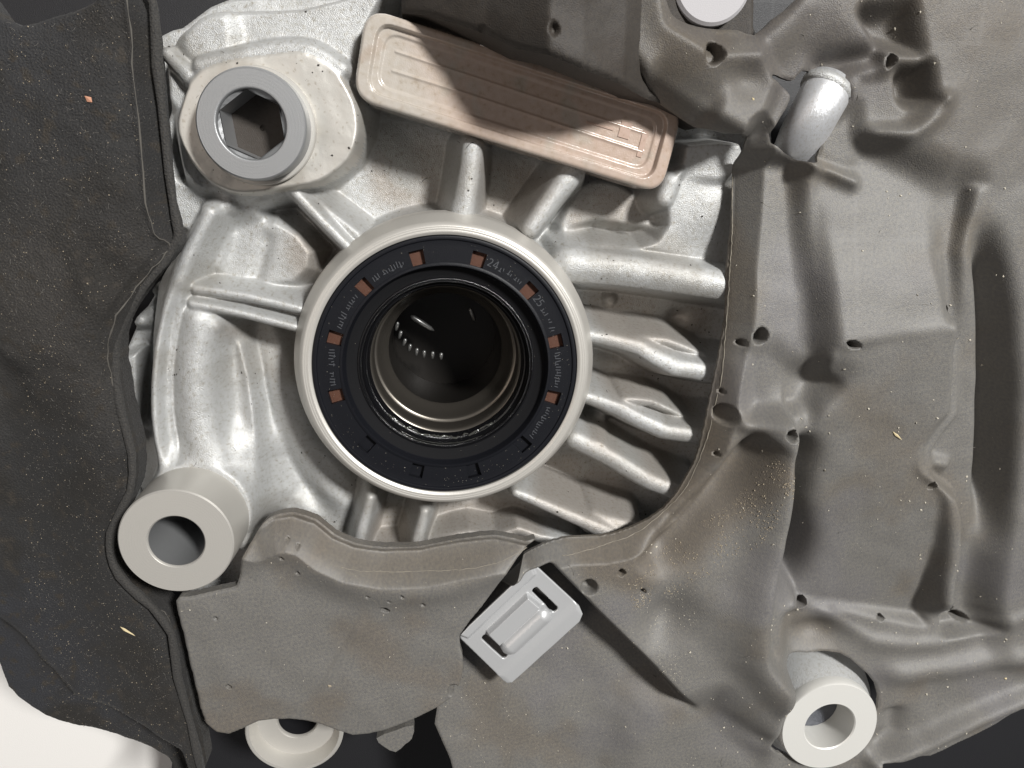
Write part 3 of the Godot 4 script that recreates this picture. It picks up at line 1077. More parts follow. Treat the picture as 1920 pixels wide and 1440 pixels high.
func build_plug() -> void:
	var t := thing("filler_plug", "round grey steel screw plug with a hexagon socket on the upper left pad", "plug")
	var o := at3(471, 233, 4.4)
	part("plug_head", lathe([10.9, -6.7, 10.9, -0.7, 10.75, -0.25, 10.5, -0.04] + turned(10.45, 7.0, 0.0) + [6.9, -0.1, 6.74, -0.5, 6.72, -0.9], 96, o), mats["plug steel"], t)
	part("flange_washer", lathe([11.8, -6.7, 11.8, -5.4, 11.6, -5.2, 10.8, -5.2], 96, o), mats["machined aluminium"], t)
	# hexagon socket
	var st := SurfaceTool.new()
	st.begin(Mesh.PRIMITIVE_TRIANGLES)
	st.set_smooth_group(-1)
	for k in 6:
		var a := TAU * k / 6.0 + 0.42
		var b := TAU * (k + 1) / 6.0 + 0.42
		var pa := o + Vector3(cos(a), 0, sin(a)) * 6.7
		var pb := o + Vector3(cos(b), 0, sin(b)) * 6.7
		var dn := Vector3(0, -10.2, 0)
		var up := Vector3(0, -1.0, 0)
		for v in [pa + up, pb + up, pb + dn, pa + up, pb + dn, pa + dn]:
			st.add_vertex(v * MM)
		for q in 6:   # chamfered lead-in between the round mouth and the hexagon
			var u0 := lerpf(a, b, q / 6.0)
			var u1 := lerpf(a, b, (q + 1) / 6.0)
			var r0 := o + Vector3(cos(u0), 0, sin(u0)) * 6.73 + up
			var r1 := o + Vector3(cos(u1), 0, sin(u1)) * 6.73 + up
			var h0 := pa.lerp(pb, q / 6.0) + up * 1.6
			var h1 := pa.lerp(pb, (q + 1) / 6.0) + up * 1.6
			for v in [r0, r1, h1, r0, h1, h0]:
				st.add_vertex(v * MM)
	st.generate_normals()
	part("hex_socket", st.commit(), mats["plug steel"], t)
	part("socket_floor", lathe([6.8, -9.9, 0.6, -10.0, 0.4, -10.4, 0.01, -10.5], 24, o), mats["socket brown"], t)

func build_plate() -> void:
	var t := thing("cover_strip", "long clear plastic strip with raised rim lying across the top of the housing", "plastic strip")
	var h := -1.5
	var p := rounded(line([686, 12, 1284, 204, 1240, 364, 660, 184], h), 5.0)
	var s := Sheet.new(box_of(p, 1.0), 0.2, h)
	s.outline(p, [], 1.5)
	s.flat(rounded(line([710, 40, 1256, 216, 1222, 338, 688, 170], h), 3.4), h - 1.3, 0.24, 0.0, 0.0, 1)
	s.flat(rounded(line([724, 58, 1238, 226, 1212, 318, 706, 158], h), 3.0), h - 1.75, 0.3, 0.0, 0.0, 1)
	s.crease(line([742, 94, 870, 136, 1216, 250], h), 0.3, 0.22, 0.3, -2.0)
	s.crease(line([735, 130, 870, 172, 1208, 284], h), 0.3, 0.25, 0.35, -2.0)
	s.rough(wave2, 0.25, 0.03)
	s.paint(line([760, 0, 1320, 150, 1300, 400, 1180, 380, 1000, 300, 860, 280], h), Color(1.0, 0.85, 0.79), 7.0)  # pinkish shadow tone painted over the right part of the strip
	s.stain(wave, 0.08, 0.15, 0.5, Color(0.9, 0.84, 0.8))
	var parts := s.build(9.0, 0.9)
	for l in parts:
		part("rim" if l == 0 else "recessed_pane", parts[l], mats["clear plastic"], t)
	# reddish reflections painted as thin slivers under the right end of the strip
	for q in [[1166, 226, 1186, 232, 1178, 262, 1158, 256], [1206, 244, 1216, 247, 1202, 296, 1193, 293], [1100, 226, 1150, 241, 1149, 245, 1099, 230]]:
		part("painted_reflection", prism(line(q, h - 1.6), h - 1.55, h - 2.1, 0.05), mats["red reflection"], t)

func build_foam() -> void:
	# ---- the upper brown panel
	var d_out := line([752, 20, 752, -4, 752, -110, 760, -240], 0.0) + line([1000, -420, 1420, -240, 1420, 60, 1330, 236], 4.0) + line([1240, 190], 6.0) + line([1168, 161], 14.0) + line([1090, 130, 1028, 107, 970, 84], 19.0) + line([911, 64], 10.5) + line([840, 41], 5.0) + line([798, 30], 1.0)
	var d := Sheet.new(box_of(d_out, 1.0), 0.5, 0.0)
	var e0 := at3(752, 20, -1.0)
	var e1 := at3(911, 64, 10.5)
	var e2 := at3(1028, 107, 20.5)
	var e3 := at3(1090, 132, 19.5)
	var e4 := at3(1166, 160, 14.5)
	var e5 := at3(1215, 178, 5.0)
	var e6 := at3(1300, 220, 1.0)
	for j in d.nz:
		for i in d.nx:
			var x := d.x0 + i * d.c
			var z := d.z0 + j * d.c
			var edge_h := 0.0
			var pts := [e0, e1, e2, e3, e4, e5, e6]
			for k in 6:
				edge_h = lerpf(pts[k].y, pts[k + 1].y, clampf((x - pts[k].x) / (pts[k + 1].x - pts[k].x), 0.0, 1.0)) if k == 0 or x > pts[k].x else edge_h
			var run := -((z - e0.z) - (x - e0.x) * 0.42)
			d.h[j * d.nx + i] = edge_h + 0.12 * clampf(run, -4.0, 14.0)
	d.outline(d_out, [], 2.0)
	d.bump(at3(1000, 70, 15), 20.0, 5.0, 1.2, 0.4)
	d.pit(at3(1030, 66, 16), 0.9, 1.2, 1.5)
	d.pit(at3(905, 46, 15), 0.7, 0.6, 1.0)
	d.rough(wave, 0.05, 0.8)
	d.rough(wave2, 0.7, 0.06)
	d.stain(wave2, 0.06, -0.1, 0.5, Color(0.8, 0.74, 0.68))
	var td := thing("upper_foam_panel", "dark brown foam panel sloping down behind the clear plastic strip", "foam cover")
	for m in d.build(12.0, 1.0).values():
		part("foam_sheet", m, mats["brown foam"], td)
	build_right_foam()
	build_flap()

var foam: Sheet
var flap: Sheet
var felt: Sheet

func build_right_foam() -> void:
	var inner := [1388, 258, 1386, 330, 1376, 430, 1366, 500, 1356, 600, 1334, 700, 1306, 830, 1282, 885, 1240, 946, 1180, 982, 1120, 998, 1060, 1000, 1010, 1014, 980, 1030]
	var shelf := [952, 1066, 925, 1112, 905, 1140, 862, 1198, 866, 1262, 820, 1330, 815, 1362, 845, 1425, 870, 1520]
	var around := [1440, 1500, 1610, 1500, 1650, 1424, 1700, 1418, 1745, 1420, 1800, 1392, 1860, 1360, 1990, 1320, 1990, -60]
	var out := line([1165, -60, 1170, 40, 1160, 92, 1200, 140, 1250, 190, 1318, 236, 1366, 250], 8.0) + curve(line(inner, -3.5), false, 2) + line(shelf, -7.0) + line(around, 1.0)
	var hole_top := curve(line([1236, -50, 1246, 18, 1268, 40, 1320, 55, 1380, 58, 1406, 70, 1440, 40, 1480, 6, 1500, -50], 4.0), true, 2)
	var hole_stud := curve(line([1446, 268, 1452, 235, 1470, 205, 1478, 180, 1462, 164, 1432, 152, 1436, 144, 1464, 148, 1484, 152, 1500, 134, 1540, 136, 1576, 158, 1586, 186, 1570, 216, 1545, 262, 1532, 304, 1500, 300], 4.0), true, 2)
	var hole_boss := curve(line([1486, 1264, 1540, 1258, 1600, 1254, 1634, 1276, 1664, 1308, 1668, 1350, 1652, 1392, 1614, 1436, 1560, 1462, 1500, 1452, 1452, 1412, 1474, 1376, 1486, 1330], 4.0), true, 2)
	var s := Sheet.new(box_of(out, 1.0), 0.42, 5.0)
	foam = s
	# broad shape: plane after plane
	s.flat(line([1470, 1150, 1540, 1120, 1775, 1140, 1850, 1140, 1990, 1100, 1990, 1500, 1440, 1500, 1470, 1300], 0), -1.0, 4.0, 0.06, 0.03)
	s.plane(line([1545, 280, 1640, 250, 1770, 330, 1758, 470, 1776, 632, 1560, 690, 1545, 670], 8), at3(1665, 624, 12.0), 3.0, 0.05, 0.25)
	s.plane(line([1552, 648, 1774, 594, 1782, 750, 1780, 774, 1757, 800, 1735, 838, 1729, 880, 1750, 902, 1780, 928, 1788, 962, 1789, 1031, 1782, 1090, 1772, 1200, 1520, 1165, 1500, 1000, 1520, 850], 7), at3(1665, 624, 12.0), 1.8, 0.05, -0.22)
	s.flat(line([1790, 350, 1990, 330, 1990, 1160, 1850, 1190, 1780, 1200, 1786, 1090, 1794, 1031, 1793, 960, 1784, 924, 1752, 898, 1735, 880, 1740, 840, 1762, 804, 1786, 774, 1788, 750, 1780, 600, 1764, 470], 2), 1.4, 1.1, 0.0, -0.12)
	s.flat(line([1795, 250, 1990, 200, 1990, 1300, 1900, 1260, 1876, 1160, 1880, 1060, 1886, 980, 1894, 860, 1890, 740, 1874, 600, 1844, 460], 6), 6.0, 4.0, 0.06, -0.06)
	s.crease(curve(line([1806, 390, 1842, 520, 1862, 660, 1868, 780, 1872, 900, 1872, 1060], 4), false, 2), -8.0, 3.0, 2.6)
	s.crease(curve(line([1762, 480, 1772, 600, 1780, 750, 1776, 774, 1755, 800, 1732, 838, 1726, 880, 1748, 902, 1777, 928, 1785, 962, 1786, 1031, 1779, 1090, 1768, 1190], 6), false, 2), 0.6, 0.6, 0.8, -2.0)
	s.crease(line([1745, 870, 1800, 880], 5), 2.0, 1.5, 2.5)
	s.flat(line([1330, 290, 1500, 300, 1506, 560, 1500, 650, 1470, 700, 1290, 660, 1310, 480], 3), 2.2, 2.2, 0.0, 0.12)
	s.crease(line([1535, 330, 1532, 480, 1530, 640], 6), -0.8, 2.0, 2.6)
	s.flat(line([1398, 655, 1450, 640, 1500, 690, 1545, 715, 1500, 775, 1400, 775], 3), 1.8, 3.2, 0.0, -0.12)
	s.bump(at3(1542, 706, 6), 5.0, 4.4, -3.0)
	s.crease(line([1396, 792, 1440, 786, 1500, 778], 5), 2.2, 1.8, 2.0, -2.0)
	s.crease(curve(line([1425, 800, 1392, 850, 1324, 937, 1256, 1012, 1190, 1066], 3), false, 2), -6.5, 6.0, 2.4)
	s.crease(curve(line([1478, 815, 1470, 920, 1458, 990, 1444, 1060, 1431, 1120, 1424, 1200, 1432, 1240, 1484, 1296], 6), false, 2), 6.5, 1.9, 7.0, -2.0)
	s.crease(curve(line([1500, 800, 1494, 900, 1490, 1000, 1494, 1150], 4), false, 2), -9.0, 4.0, 2.2)
	s.bump(at3(1500, 1060, 4), 5.0, 9.5, -11.0, 0.05)
	s.bump(at3(1255, 1165, 5), 6.0, 8.0, -4.5, 0.5)
	s.bump(at3(1360, 1150, 5), 8.0, 10.0, 2.0, 0.3)
	# lower shelf beyond the diagonal step
	s.flat(line([1024, 1030, 1100, 1108, 1200, 1206, 1300, 1310, 1360, 1400, 1380, 1520, 780, 1520, 780, 1330, 850, 1200, 925, 1100, 980, 1050], -6), -6.5, 1.0, 0.06, 0.06)
	s.bump(at3(1260, 1390, 0), 14.0, 12.0, 5.0, 0.5)
	s.crease(curve(line([1300, 1320, 1380, 1370, 1460, 1400], 2), false, 2), -2.0, 3.0, 3.0)
	s.flat(line([1200, 1330, 1330, 1290, 1460, 1420, 1460, 1530, 1150, 1530], -1), -1.0, 7.0)
	# lower right: folds round the boss
	s.bump(at3(1550, 1215, 3), 8.0, 5.0, -5.0)
	s.crease(curve(line([1580, 1180, 1660, 1226, 1790, 1226, 1850, 1194, 1990, 1130], 5), false, 2), 1.2, 1.6, 3.0, -2.0)
	s.crease(curve(line([1650, 1280, 1740, 1270, 1830, 1250, 1990, 1210], 3), false, 2), 2.5, 3.0, 4.0)
	s.crease(curve(line([1650, 1440, 1740, 1400, 1830, 1350, 1990, 1280], 3), false, 2), 4.0, 2.6, 3.4, -2.0)
	s.crease(curve(line([1860, 1400, 1920, 1350, 1990, 1330], 3), false, 2), -3.0, 2.0, 2.5, -2.0)
	s.crease(curve(line([1690, 1340, 1690, 1390, 1640, 1430], 3), false, 2), -2.6, 3.0, 3.0)
	# top: saddle round the upper opening, stud pocket, facets
	s.flat(line([1170, -60, 1240, -60, 1250, 40, 1330, 90, 1430, 90, 1470, 150, 1430, 250, 1390, 260, 1200, 150, 1160, 92], 9), 10.5, 2.4, -0.08, 0.1)
	s.crease(curve(line([1230, 10, 1262, 62, 1330, 86, 1400, 92, 1450, 62, 1500, 10], 6), false, 2), 3.0, 2.6, 5.0, -2.0)
	s.crease(curve(line([1190, 150, 1270, 190, 1340, 220], 6), false, 2), -3.5, 4.0, 4.0)
	s.bump(at3(1390, 150, 5), 5.0, 4.0, -2.4)
	s.flat(line([1520, -60, 1990, -60, 1990, 300, 1780, 330, 1640, 245, 1600, 110, 1540, 60], 8), 9.0, 5.0, 0.02, 0.02)
	s.flat(line([1606, 28, 1690, 14, 1706, 100, 1640, 82], 5), 1.5, 2.6, 0.3, 0.0)
	s.flat(line([1672, 138, 1720, 130, 1724, 190, 1690, 204, 1672, 190], 5), 1.0, 2.4, 0.3, 0.0)
	s.flat(line([1600, 150, 1668, 134, 1680, 200, 1740, 205, 1690, 246, 1600, 240], 5), 6.5, 1.8, 0.1, 0.0)
	s.crease(curve(line([1600, 252, 1690, 250, 1750, 190], 7), false, 2), 2.4, 1.8, 2.4, -2.0)
	s.crease(line([1520, 306, 1560, 318, 1606, 340], 6), 3.0, 1.4, 1.6, -2.0)
	s.flat(line([1540, 240, 1600, 200, 1610, 300, 1590, 320, 1530, 300], 4), 3.5, 1.8)
	s.crease(curve(line([1500, 128, 1590, 116, 1640, 110], 4), false, 2), -3.4, 2.0, 2.6)
	s.soften(3)
	# sloping lip towards the housing
	s.bevel(curve(line(inner, -3.5), false, 2), 4.6, 6.0)
	# pits in the moulding
	for q in [[1430, 632, 1.5, 1.8, 5.0], [1400, 648, 0.8, 0.8, 3.0], [1368, 783, 2.1, 2.3, 3.4], [1466, 803, 1.3, 1.3, 6.0], [1573, 636, 1.8, 0.7, 4.0], [1105, 1103, 1.9, 1.9, 3.5], [1166, 1075, 0.8, 0.7, 3.0], [1206, 1112, 0.7, 0.7, 2.0], [1530, 1161, 1.4, 1.3, 6.0],
			[1320, 108, 1.9, 2.2, 4.0], [1653, 119, 1.0, 1.3, 3.0], [1769, 580, 0.6, 0.8, 3.0], [1750, 912, 0.8, 1.0, 3.0], [1681, 1187, 0.8, 0.6, 3.0], [1366, 742, 0.5, 0.5, 2.0], [1822, 1176, 1.2, 1.0, 5.0], [1840, 1190, 2.4, 0.9, 5.0], [1350, 858, 0.5, 0.5, 2.0]]:
		s.pit(at3(q[0], q[1], 5.0), q[2], q[3], q[4], 0.35, 0.7)
	s.outline(out, [hole_top, hole_stud, hole_boss], 2.0)
	s.rough(wave, 0.03, 0.8)
	s.rough(wave2, 0.5, 0.02)
	s.stain(wave2, 0.03, 0.0, 0.5, Color(0.94, 0.89, 0.83))
	s.stain(wave, 0.02, 0.1, 0.5, Color(0.95, 0.95, 1.0), 90.0)
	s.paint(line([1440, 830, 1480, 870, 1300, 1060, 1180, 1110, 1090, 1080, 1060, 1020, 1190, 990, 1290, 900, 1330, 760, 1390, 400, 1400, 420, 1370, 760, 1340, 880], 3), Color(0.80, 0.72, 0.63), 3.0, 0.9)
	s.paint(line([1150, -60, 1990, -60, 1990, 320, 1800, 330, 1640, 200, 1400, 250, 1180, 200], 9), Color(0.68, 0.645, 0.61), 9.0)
	var seam := []
	var seam_r := []
	for q in curve(line([1392, 330, 1386, 420, 1376, 510, 1364, 610, 1344, 730, 1312, 850, 1268, 932, 1200, 990, 1120, 1018, 1050, 1030], -1.0), false, 14):
		var v: Vector3 = q + Vector3(rng.randf_range(-0.08, 0.08), 0, rng.randf_range(-0.08, 0.08))
		seam.append(v)
		seam_r.append(rng.randf_range(0.05, 0.15))
	var t := thing("moulded_foam_cover", "large grey moulded foam cover with deep folds filling the right side", "foam cover")
	for m in s.build(1.0, 0.5).values():
		part("foam_sheet", m, mats["grey foam"], t)
	for k in seam.size():
		seam[k].y = s.height(seam[k].x, seam[k].z) + 0.02
	part("parting_line", tube(seam, seam_r, 5), mats["pale seam"], t)

func build_flap() -> void:
	var out := line([452, 1050, 470, 1020, 486, 996, 510, 982, 545, 978, 585, 990, 620, 1018, 660, 1036, 720, 1046, 790, 1044, 860, 1030, 930, 1020, 985, 1024, 1008, 1020, 985, 1040, 952, 1068, 925, 1112, 905, 1140, 862, 1198, 868, 1240, 866, 1280, 848, 1320, 800, 1348, 768, 1364, 720, 1382, 660, 1392, 600, 1372, 540, 1362, 480, 1366, 424, 1390, 380, 1370, 362, 1300, 342, 1200, 328, 1130, 352, 1122, 430, 1106, 442, 1100, 448, 1080], 3.0)
	var p := curve(out, true, 2)
	var s := Sheet.new(box_of(p, 1.0), 0.36, 2.0)
	flap = s
	s.flat(line([300, 1060, 620, 1150, 900, 1170, 900, 1420, 300, 1420], 2), 1.5, 4.0, 0.0, -0.04)
	s.crease(curve(line([470, 1020, 560, 1030, 640, 1080, 760, 1104, 880, 1086, 990, 1040], 4), false, 2), 3.2, 4.0, 5.5, -2.0)
	s.crease(line([690, 1150, 640, 1230, 600, 1300], 2), 0.5, 1.0, 1.0)
	s.bevel(line([480, 1000, 510, 982, 545, 978, 585, 990, 620, 1018, 660, 1036, 720, 1046, 790, 1044, 860, 1030, 930, 1020, 1000, 1024], 0), 5.5, 5.4)
	for q in [[722, 1140, 1.0, 0.45, 2.5], [850, 1300, 1.3, 1.6, 4.0], [690, 1110, 0.35, 0.35, 1.0], [730, 1120, 0.3, 0.3, 1.0], [755, 1108, 0.3, 0.3, 1.0], [793, 1128, 0.35, 0.35, 1.0], [540, 1010, 0.4, 0.3, 1.0], [560, 1020, 0.4, 0.3, 1.0], [530, 1040, 0.4, 0.3, 1.0], [428, 1290, 0.6, 0.4, 1.4], [405, 1158, 0.3, 0.3, 1.0], [560, 1070, 0.4, 0.3, 1.0]]:
		s.pit(at3(q[0], q[1], 2.0), q[2], q[3], q[4], 0.2, 0.7)
	s.outline(p, [], 2.0)
	s.rough(wave, 0.03, 0.7)
	s.rough(wave2, 0.5, 0.02)
	s.stain(wave2, 0.03, 0.0, 0.5, Color(0.94, 0.88, 0.82), 50.0)
	s.paint(line([560, 1040, 700, 1090, 860, 1080, 1000, 1030, 900, 1030, 700, 1050, 600, 1010], 2), Color(0.97, 0.90, 0.82), 4.0)
	var t := thing("lower_foam_flap", "brownish grey foam flap below the seal with a scalloped lower edge", "foam cover")
	for m in s.build(2.6, 0.7).values():
		part("foam_sheet", m, mats["grey foam"], t)
	var line_at := []
	var line_r := []
	for q in curve(line([640, 1062, 700, 1072, 780, 1074, 860, 1066, 930, 1052, 990, 1034], 2.0), false, 12):
		var v: Vector3 = q + Vector3(rng.randf_range(-0.08, 0.08), 0, rng.randf_range(-0.08, 0.08))
		v.y = s.height(v.x, v.z) + 0.02
		line_at.append(v)
		line_r.append(rng.randf_range(0.04, 0.13))
	part("parting_line", tube(line_at, line_r, 5), mats["pale seam"], t)
	# tongue of foam that shows under the flap
	var tongue := curve(line([706, 1384, 740, 1370, 775, 1360, 772, 1385, 760, 1395, 742, 1410, 720, 1400], -12.0), true, 2)
	part("foam_tongue", prism(tongue, -12.0, -16.0, 0.5), mats["grey foam"], t)

func build_felt() -> void:
	var right := [236, -60, 262, 0, 274, 120, 290, 260, 304, 380, 318, 438, 322, 462, 300, 494, 262, 540, 226, 606, 210, 660, 212, 720, 226, 790, 240, 860, 236, 930, 212, 985, 200, 1030, 206, 1070, 236, 1110, 280, 1150, 316, 1200, 330, 1280, 352, 1370, 376, 1460]
	var out := line(right, 3.0) + line([356, 1470, 343, 1440, 310, 1410, 256, 1386, 182, 1364, 120, 1350, 56, 1318, 18, 1284, -8, 1226, -140, 1100], -15.0) + line([-120, 60, 0, 32, 38, 49, 100, 30, 176, 4, 200, -60], 3.0)
	var p := curve(out, true, 2)
	var s := Sheet.new(box_of(p, 1.0), 0.42, 3.0)
	felt = s
	s.flat(line([-120, 1500, -120, 560, 60, 700, 150, 1000, 250, 1300, 330, 1500], 0), -6.0, 14.0)
	s.flat(line([262, -60, 290, 260, 316, 438, 300, 494, 210, 660, 240, 860, 206, 1070, 330, 1280, 420, 1500, 500, 1500, 500, -60], 0), -2.0, 9.0)
	s.flat(line([-120, 1500, -120, 1100, 20, 1220, 120, 1330, 330, 1400, 360, 1500], -4), -14.0, 5.0)
	s.bump(at3(120, 420, 3), 26.0, 30.0, 3.0, 0.4)
	s.crease(line([-40, 700, 120, 640, 250, 520], 3), 2.5, 7.0, 8.0)
	# rolled lip along the right edge
	var lipline := line(right, 3.0)
	s.bevel(lipline, 2.6, 2.6)
	var lip2 := []
	for k in lipline.size():
		lip2.append(lipline[k] + Vector3(-2.6 if k < 6 else -1.0, 0, 0.0))
	s.crease(curve(lip2, false, 2), 0.9, 0.7, 0.7, -2.0)
	s.outline(p, [], 2.0)
	s.rough(wave, 0.06, 0.7)
	s.rough(wave2, 0.35, 0.07)
	s.rough(wave2, 1.3, 0.10)
	s.tint.fill(Color(0.50, 0.51, 0.54))
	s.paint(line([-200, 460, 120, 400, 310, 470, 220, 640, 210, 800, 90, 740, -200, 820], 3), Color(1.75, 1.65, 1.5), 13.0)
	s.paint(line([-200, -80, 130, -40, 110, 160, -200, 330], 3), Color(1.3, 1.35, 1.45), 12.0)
	s.paint(line([-200, 1000, 60, 1080, 250, 1400, -200, 1500], -3), Color(1.15, 1.25, 1.5), 14.0)  # bluish sheen painted into the felt at its lower left
	s.stain(wave2, 0.035, -0.1, 0.45, Color(0.40, 0.37, 0.33))
	s.stain(wave, 0.2, 0.25, 0.55, Color(0.75, 0.66, 0.55), 70.0)
	var t := thing("felt_mat", "black fibrous felt mat with a folded edge covering the left side", "felt mat")
	for m in s.build(5.0, 1.0).values():
		part("felt_sheet", m, mats["black felt"], t)
	# frayed pale seam on the folded edge
	var seam := []
	var sr := []
	var c2 := curve(lip2, false, 4)
	for q in c2.size():
		var v: Vector3 = c2[q]
		v += Vector3(rng.randf_range(-0.15, 0.15), 0, rng.randf_range(-0.15, 0.15))
		v.y = s.height(v.x, v.z) + 0.06
		seam.append(v)
		sr.append(rng.randf_range(0.06, 0.26))
	part("edge_seam", tube(seam, sr, 6), mats["dull seam"], t)
	# under-layer of the fold, a little lower and further out
	var under := []
	for k in lipline.size():
		under.append(lipline[k] + Vector3((1.2 if k < 6 else -0.4) + rng.randf_range(-0.3, 0.3), -2.8, 0))
	part("under_layer", tube(curve(under, false, 2), range(curve(under, false, 2).size()).map(func(_q): return rng.randf_range(0.8, 1.2)), 8), mats["black felt"], t)

func build_clip() -> void:
	var t := thing("spring_clip", "grey painted steel spring clip with two slots fixed to the lower foam", "clip")
	var h := 0.4
	var p := line([1000, 1060, 1006, 1062, 1086, 1136, 1092, 1150, 1086, 1164, 960, 1278, 950, 1280, 942, 1274, 864, 1198, 862, 1190, 880, 1170, 990, 1066], h)
	var s := Sheet.new(box_of(p, 1.0), 0.2, h)
	var a := at3(931, 1130, h)      # middle of the upper left side
	var u := (at3(1000, 1060, h) - at3(862, 1190, h)).normalized()     # along the tongue
	var v := (at3(1092, 1150, h) - at3(1000, 1060, h)).normalized()    # across it
	var o := (at3(1000, 1060, h) + at3(950, 1280, h)) / 2.0
	o = at3(976, 1170, h)
	var half_v := (at3(1092, 1150, h) - at3(1000, 1060, h)).length() / 2.0
	# turned-up long sides
	s.flat([o - u * 14 - v * (half_v + 3), o + u * 14 - v * (half_v + 3), o + u * 12 - v * (half_v - 2.2), o - u * 12 - v * (half_v - 2.2)], h + 0.8, 0.5)
	s.flat([o - u * 14 + v * (half_v + 3), o + u * 14 + v * (half_v + 3), o + u * 14 + v * (half_v - 3.2), o - u * 14 + v * (half_v - 3.2)], h + 0.5, 1.4)
	# flat tongue on the left, round pressed bead on the right
	s.flat([o - u * 7.3 - v * 5.0, o + u * 7.0 - v * 5.0, o + u * 7.3 - v * 0.3, o - u * 7.5 - v * 0.3], h + 2.0, 0.3, 0.0, 0.0, 1)
	s.ridge([o - u * 5.6 + v * 1.9 + Vector3(0, 2.9, 0), o + u * 5.6 + v * 1.9 + Vector3(0, 2.9, 0)], 2.3, 2.3, 0.3, 2, 4.0, 4.0)
	var slots := []
	for e in [-1.0, 1.0]:
		var q := []
		for k in 20:
			var an := TAU * k / 20.0
			q.append(o + u * (e * 9.0 + cos(an) * 0.95) + v * (-0.3 + clampf(sin(an) * 20.0, -1.0, 1.0) * 3.7 + sin(an) * 0.75))
		slots.append(q)
	s.outline(p, slots, 1.2)
	var parts := s.build(0.5, 0.22)
	for l in parts:
		part(["base_plate", "flat_tongue", "pressed_bead"][l], parts[l], mats["grey painted steel"], t)

func build_small_metal() -> void:
	var t := thing("steel_stud", "shiny bent steel stud poking through the foam opening at upper right", "stud")
	part("stud_shank", tube([at3(1556, 150, 2.0), at3(1546, 178, 3.4), at3(1526, 215, 3.0), at3(1508, 250, 1.0), at3(1490, 290, -4.0), at3(1470, 330, -14.0)], [4.6, 5.4, 5.3, 5.4, 5.6, 5.6], 28, 0.8), mats["polished steel"], t)
	part("stud_collar", tube([at3(1552, 160, 2.6), at3(1547, 172, 3.2)], [5.6, 5.7], 28, 0.8), mats["cast aluminium"], t)

func grain_mesh(squash: float, seed_no: int) -> ArrayMesh:
	var r := RandomNumberGenerator.new()
	r.seed = seed_no
	var st := SurfaceTool.new()
	st.begin(Mesh.PRIMITIVE_TRIANGLES)
	st.set_smooth_group(-1)
	var v := []
	for k in 6:
		var d: Vector3 = [Vector3.RIGHT, Vector3.LEFT, Vector3.UP, Vector3.DOWN, Vector3.BACK, Vector3.FORWARD][k]
		v.append((d + Vector3(r.randf_range(-0.3, 0.3), r.randf_range(-0.3, 0.3), r.randf_range(-0.3, 0.3))) * r.randf_range(0.7, 1.1) * Vector3(1, squash, 0.8))
	for f in [[2, 0, 4], [2, 4, 1], [2, 1, 5], [2, 5, 0], [3, 4, 0], [3, 1, 4], [3, 5, 1], [3, 0, 5]]:
		for i in f:
			st.add_vertex(v[i])
	st.generate_normals()
	return st.commit()

func fibre_mesh() -> ArrayMesh:
	var pts := []
	var rad := []
	for k in 6:
		var q := k / 5.0 - 0.5
		pts.append(Vector3(q * 2000.0, 0, (q * q - 0.12) * 900.0))
		rad.append(60.0)
	return tube(pts, rad, 4)

func scatter(called: String, parent: Node3D, m: Mesh, mat: Material, s: Sheet, count: int, lo: float, hi: float, region: Array, flat_on := true, lift := 0.5, center_bias := 0.0) -> void:
	var box := box_of(region, 0.0)
	var pl := PackedVector2Array()
	for q in region:
		pl.append(Vector2(q.x, q.z))
	var where: Array[Transform3D] = []
	var tries := 0
	while where.size() < count and tries < count * 8:
		tries += 1
		var x := rng.randf_range(box.position.x, box.end.x)
		var z := rng.randf_range(box.position.y, box.end.y)
		if not s.inside(x, z) or not Geometry2D.is_point_in_polygon(Vector2(x, z), pl):
			continue
		var dens := wave.get_noise_2d(x * 3.0, z * 3.0)
		if center_bias > 0.0 and dens < rng.randf_range(-0.5, 0.5) * center_bias:
			continue
		var sz := lo * pow(hi / lo, pow(rng.randf(), 2.2))
		var b := Basis(Vector3.UP, rng.randf() * TAU)
		if not flat_on:
			b = b * Basis(Vector3.RIGHT, rng.randf() * TAU)
		where.append(Transform3D(b.scaled(Vector3.ONE * sz * MM), Vector3(x, s.height(x, z) + lift * sz, z) * MM))
	var mm := MultiMesh.new()
	mm.transform_format = MultiMesh.TRANSFORM_3D
	mm.mesh = m
	mm.instance_count = where.size()
	for k in where.size():
		mm.set_instance_transform(k, where[k])
	var o := MultiMeshInstance3D.new()
	o.name = called
	o.multimesh = mm
	o.material_override = mat
	o.set_meta("kind", "stuff")
	parent.add_child(o, true)

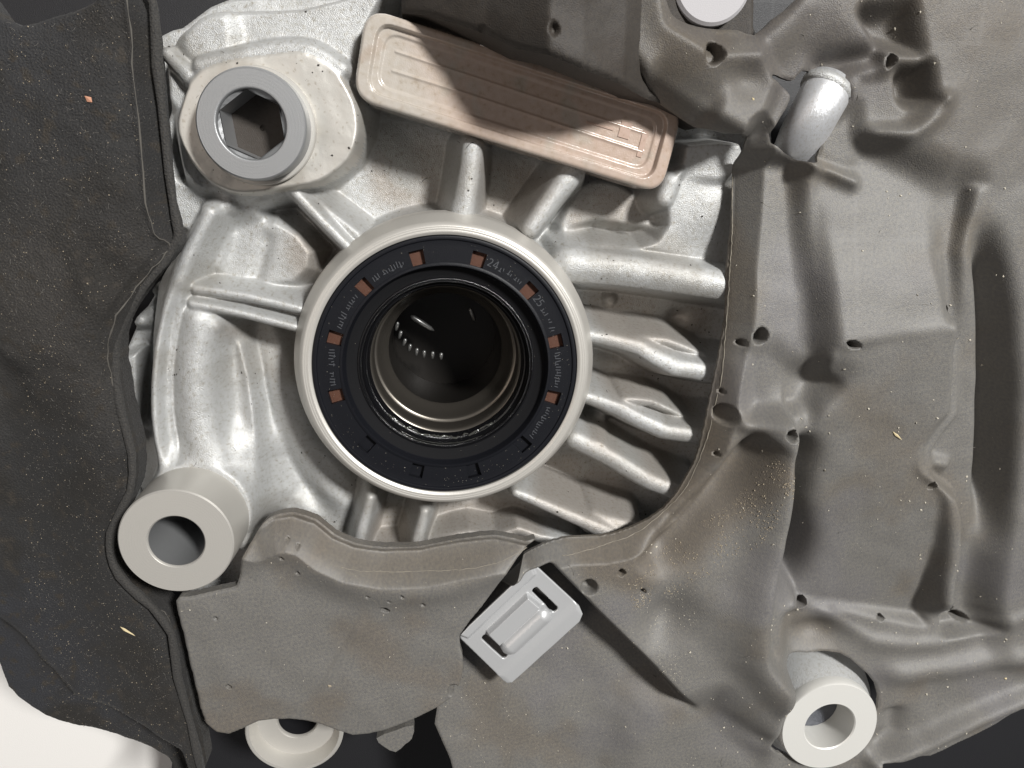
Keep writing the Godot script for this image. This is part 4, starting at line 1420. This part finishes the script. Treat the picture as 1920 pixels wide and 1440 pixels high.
func build_crumbs() -> void:
	wave.frequency = 0.03
	var grain := grain_mesh(0.6, 5)
	var all := line([0, -100, 2000, -100, 2000, 1540, 0, 1540], 4.0)
	var f: Node3D = get_node("moulded_foam_cover")
	scatter("dust", f, grain, mats["pale grit"], foam, 900, 0.07, 0.46, all, false, 0.3, 1.0)
	scatter("tan_dust", f, grain, mats["tan grit"], foam, 1300, 0.08, 0.30, line([1440, 840, 1470, 880, 1400, 1010, 1260, 1110, 1180, 1140, 1150, 1100, 1240, 1040, 1370, 940], 2.0), false, 0.3, 0.6)
	scatter("lower_dust", f, grain, mats["pale grit"], foam, 420, 0.06, 0.22, line([1180, 1100, 1300, 1080, 1300, 1250, 1240, 1280], 2.0), false, 0.3, 0.6)
	scatter("shelf_dust", f, grain, mats["pale grit"], foam, 160, 0.05, 0.2, line([860, 1300, 1100, 1300, 1100, 1440, 860, 1440], -4.0), false, 0.3, 0.6)
	scatter("scuff", f, fibre_mesh(), mats["pale lint"], foam, 150, 0.3, 1.6, all, true, 0.008, 0.0)
	f = get_node("lower_foam_flap")
	scatter("dust", f, grain, mats["pale grit"], flap, 360, 0.06, 0.3, all, false, 0.3, 0.6)
	scatter("tan_dust", f, grain, mats["tan grit"], flap, 160, 0.05, 0.2, all, false, 0.3, 0.6)
	f = get_node("felt_mat")
	scatter("pale_dust", f, grain, mats["pale lint"], felt, 5200, 0.05, 0.16, all, false, 0.2, 0.0)
	scatter("lint", f, fibre_mesh(), mats["pale lint"], felt, 2600, 0.15, 0.6, all, true, 0.02, 0.0)
	scatter("dust", f, grain, mats["tan grit"], felt, 9000, 0.04, 0.2, all, false, 0.2, 1.6)
	f = get_node("gearbox_housing")
	scatter("dark_fleck", f, grain_mesh(0.25, 9), mats["dark speck"], casting, 800, 0.06, 0.36, line([300, 0, 1400, 0, 1400, 1060, 300, 1060], -10.0), true, 0.1, 0.4)
	scatter("dark_scratch", f, fibre_mesh(), mats["dark speck"], casting, 110, 0.3, 1.0, line([300, 0, 1400, 0, 1400, 1060, 300, 1060], -10.0), true, 0.01, 0.0)
	# crumbs large enough to see one by one
	for q in [["clay_crumb", "small reddish clay crumb lying high on the black felt", "clay crumb", 168, 187, 1.0, 0, "crumb"], ["straw_splinter", "pale straw splinter on the lower black felt beside the foam", "straw", 238, 1181, 1.3, 0, "splinter"],
			["tan_crumb", "tan crumb at the lower right of the foam flap", "tan grit", 618, 1285, 0.9, 2, "crumb"], ["straw_splinter", "short straw sliver on the flat grey foam right of the seal", "straw", 1680, 815, 0.9, 1, "splinter"],
			["tan_crumb", "yellowish crumb on the folded foam right of the lower right boss", "straw", 1885, 1272, 0.7, 1, "crumb"], ["tan_crumb", "golden crumb on the foam above the shiny stud", "straw", 1412, 186, 0.55, 1, "crumb"], ["pale_crumb", "pale crumb on the dusty foam at the upper right", "pale grit", 1752, 118, 0.8, 1, "crumb"], ["pale_crumb", "white crumb on the lower flat foam panel", "pale grit", 1727, 956, 0.5, 1, "crumb"]]:
		var s: Sheet = [felt, foam, flap][q[6]]
		var g := at3(q[3], q[4], 5.0)
		for k in 4:
			g = at3(q[3], q[4], s.height(g.x, g.z))
		var o := part(q[0], grain_mesh(0.5, int(q[3])), mats[q[2]])
		var long := 2.6 if q[7] == "splinter" else 1.0
		o.transform = Transform3D(Basis(Vector3.UP, -0.7) * Basis.from_scale(Vector3(long, 0.6, 0.55 if long > 1.0 else 0.9) * q[5] * MM * 0.8), (g + Vector3(0, 0.25 * q[5], 0)) * MM)
		tag(o, q[1], q[7])
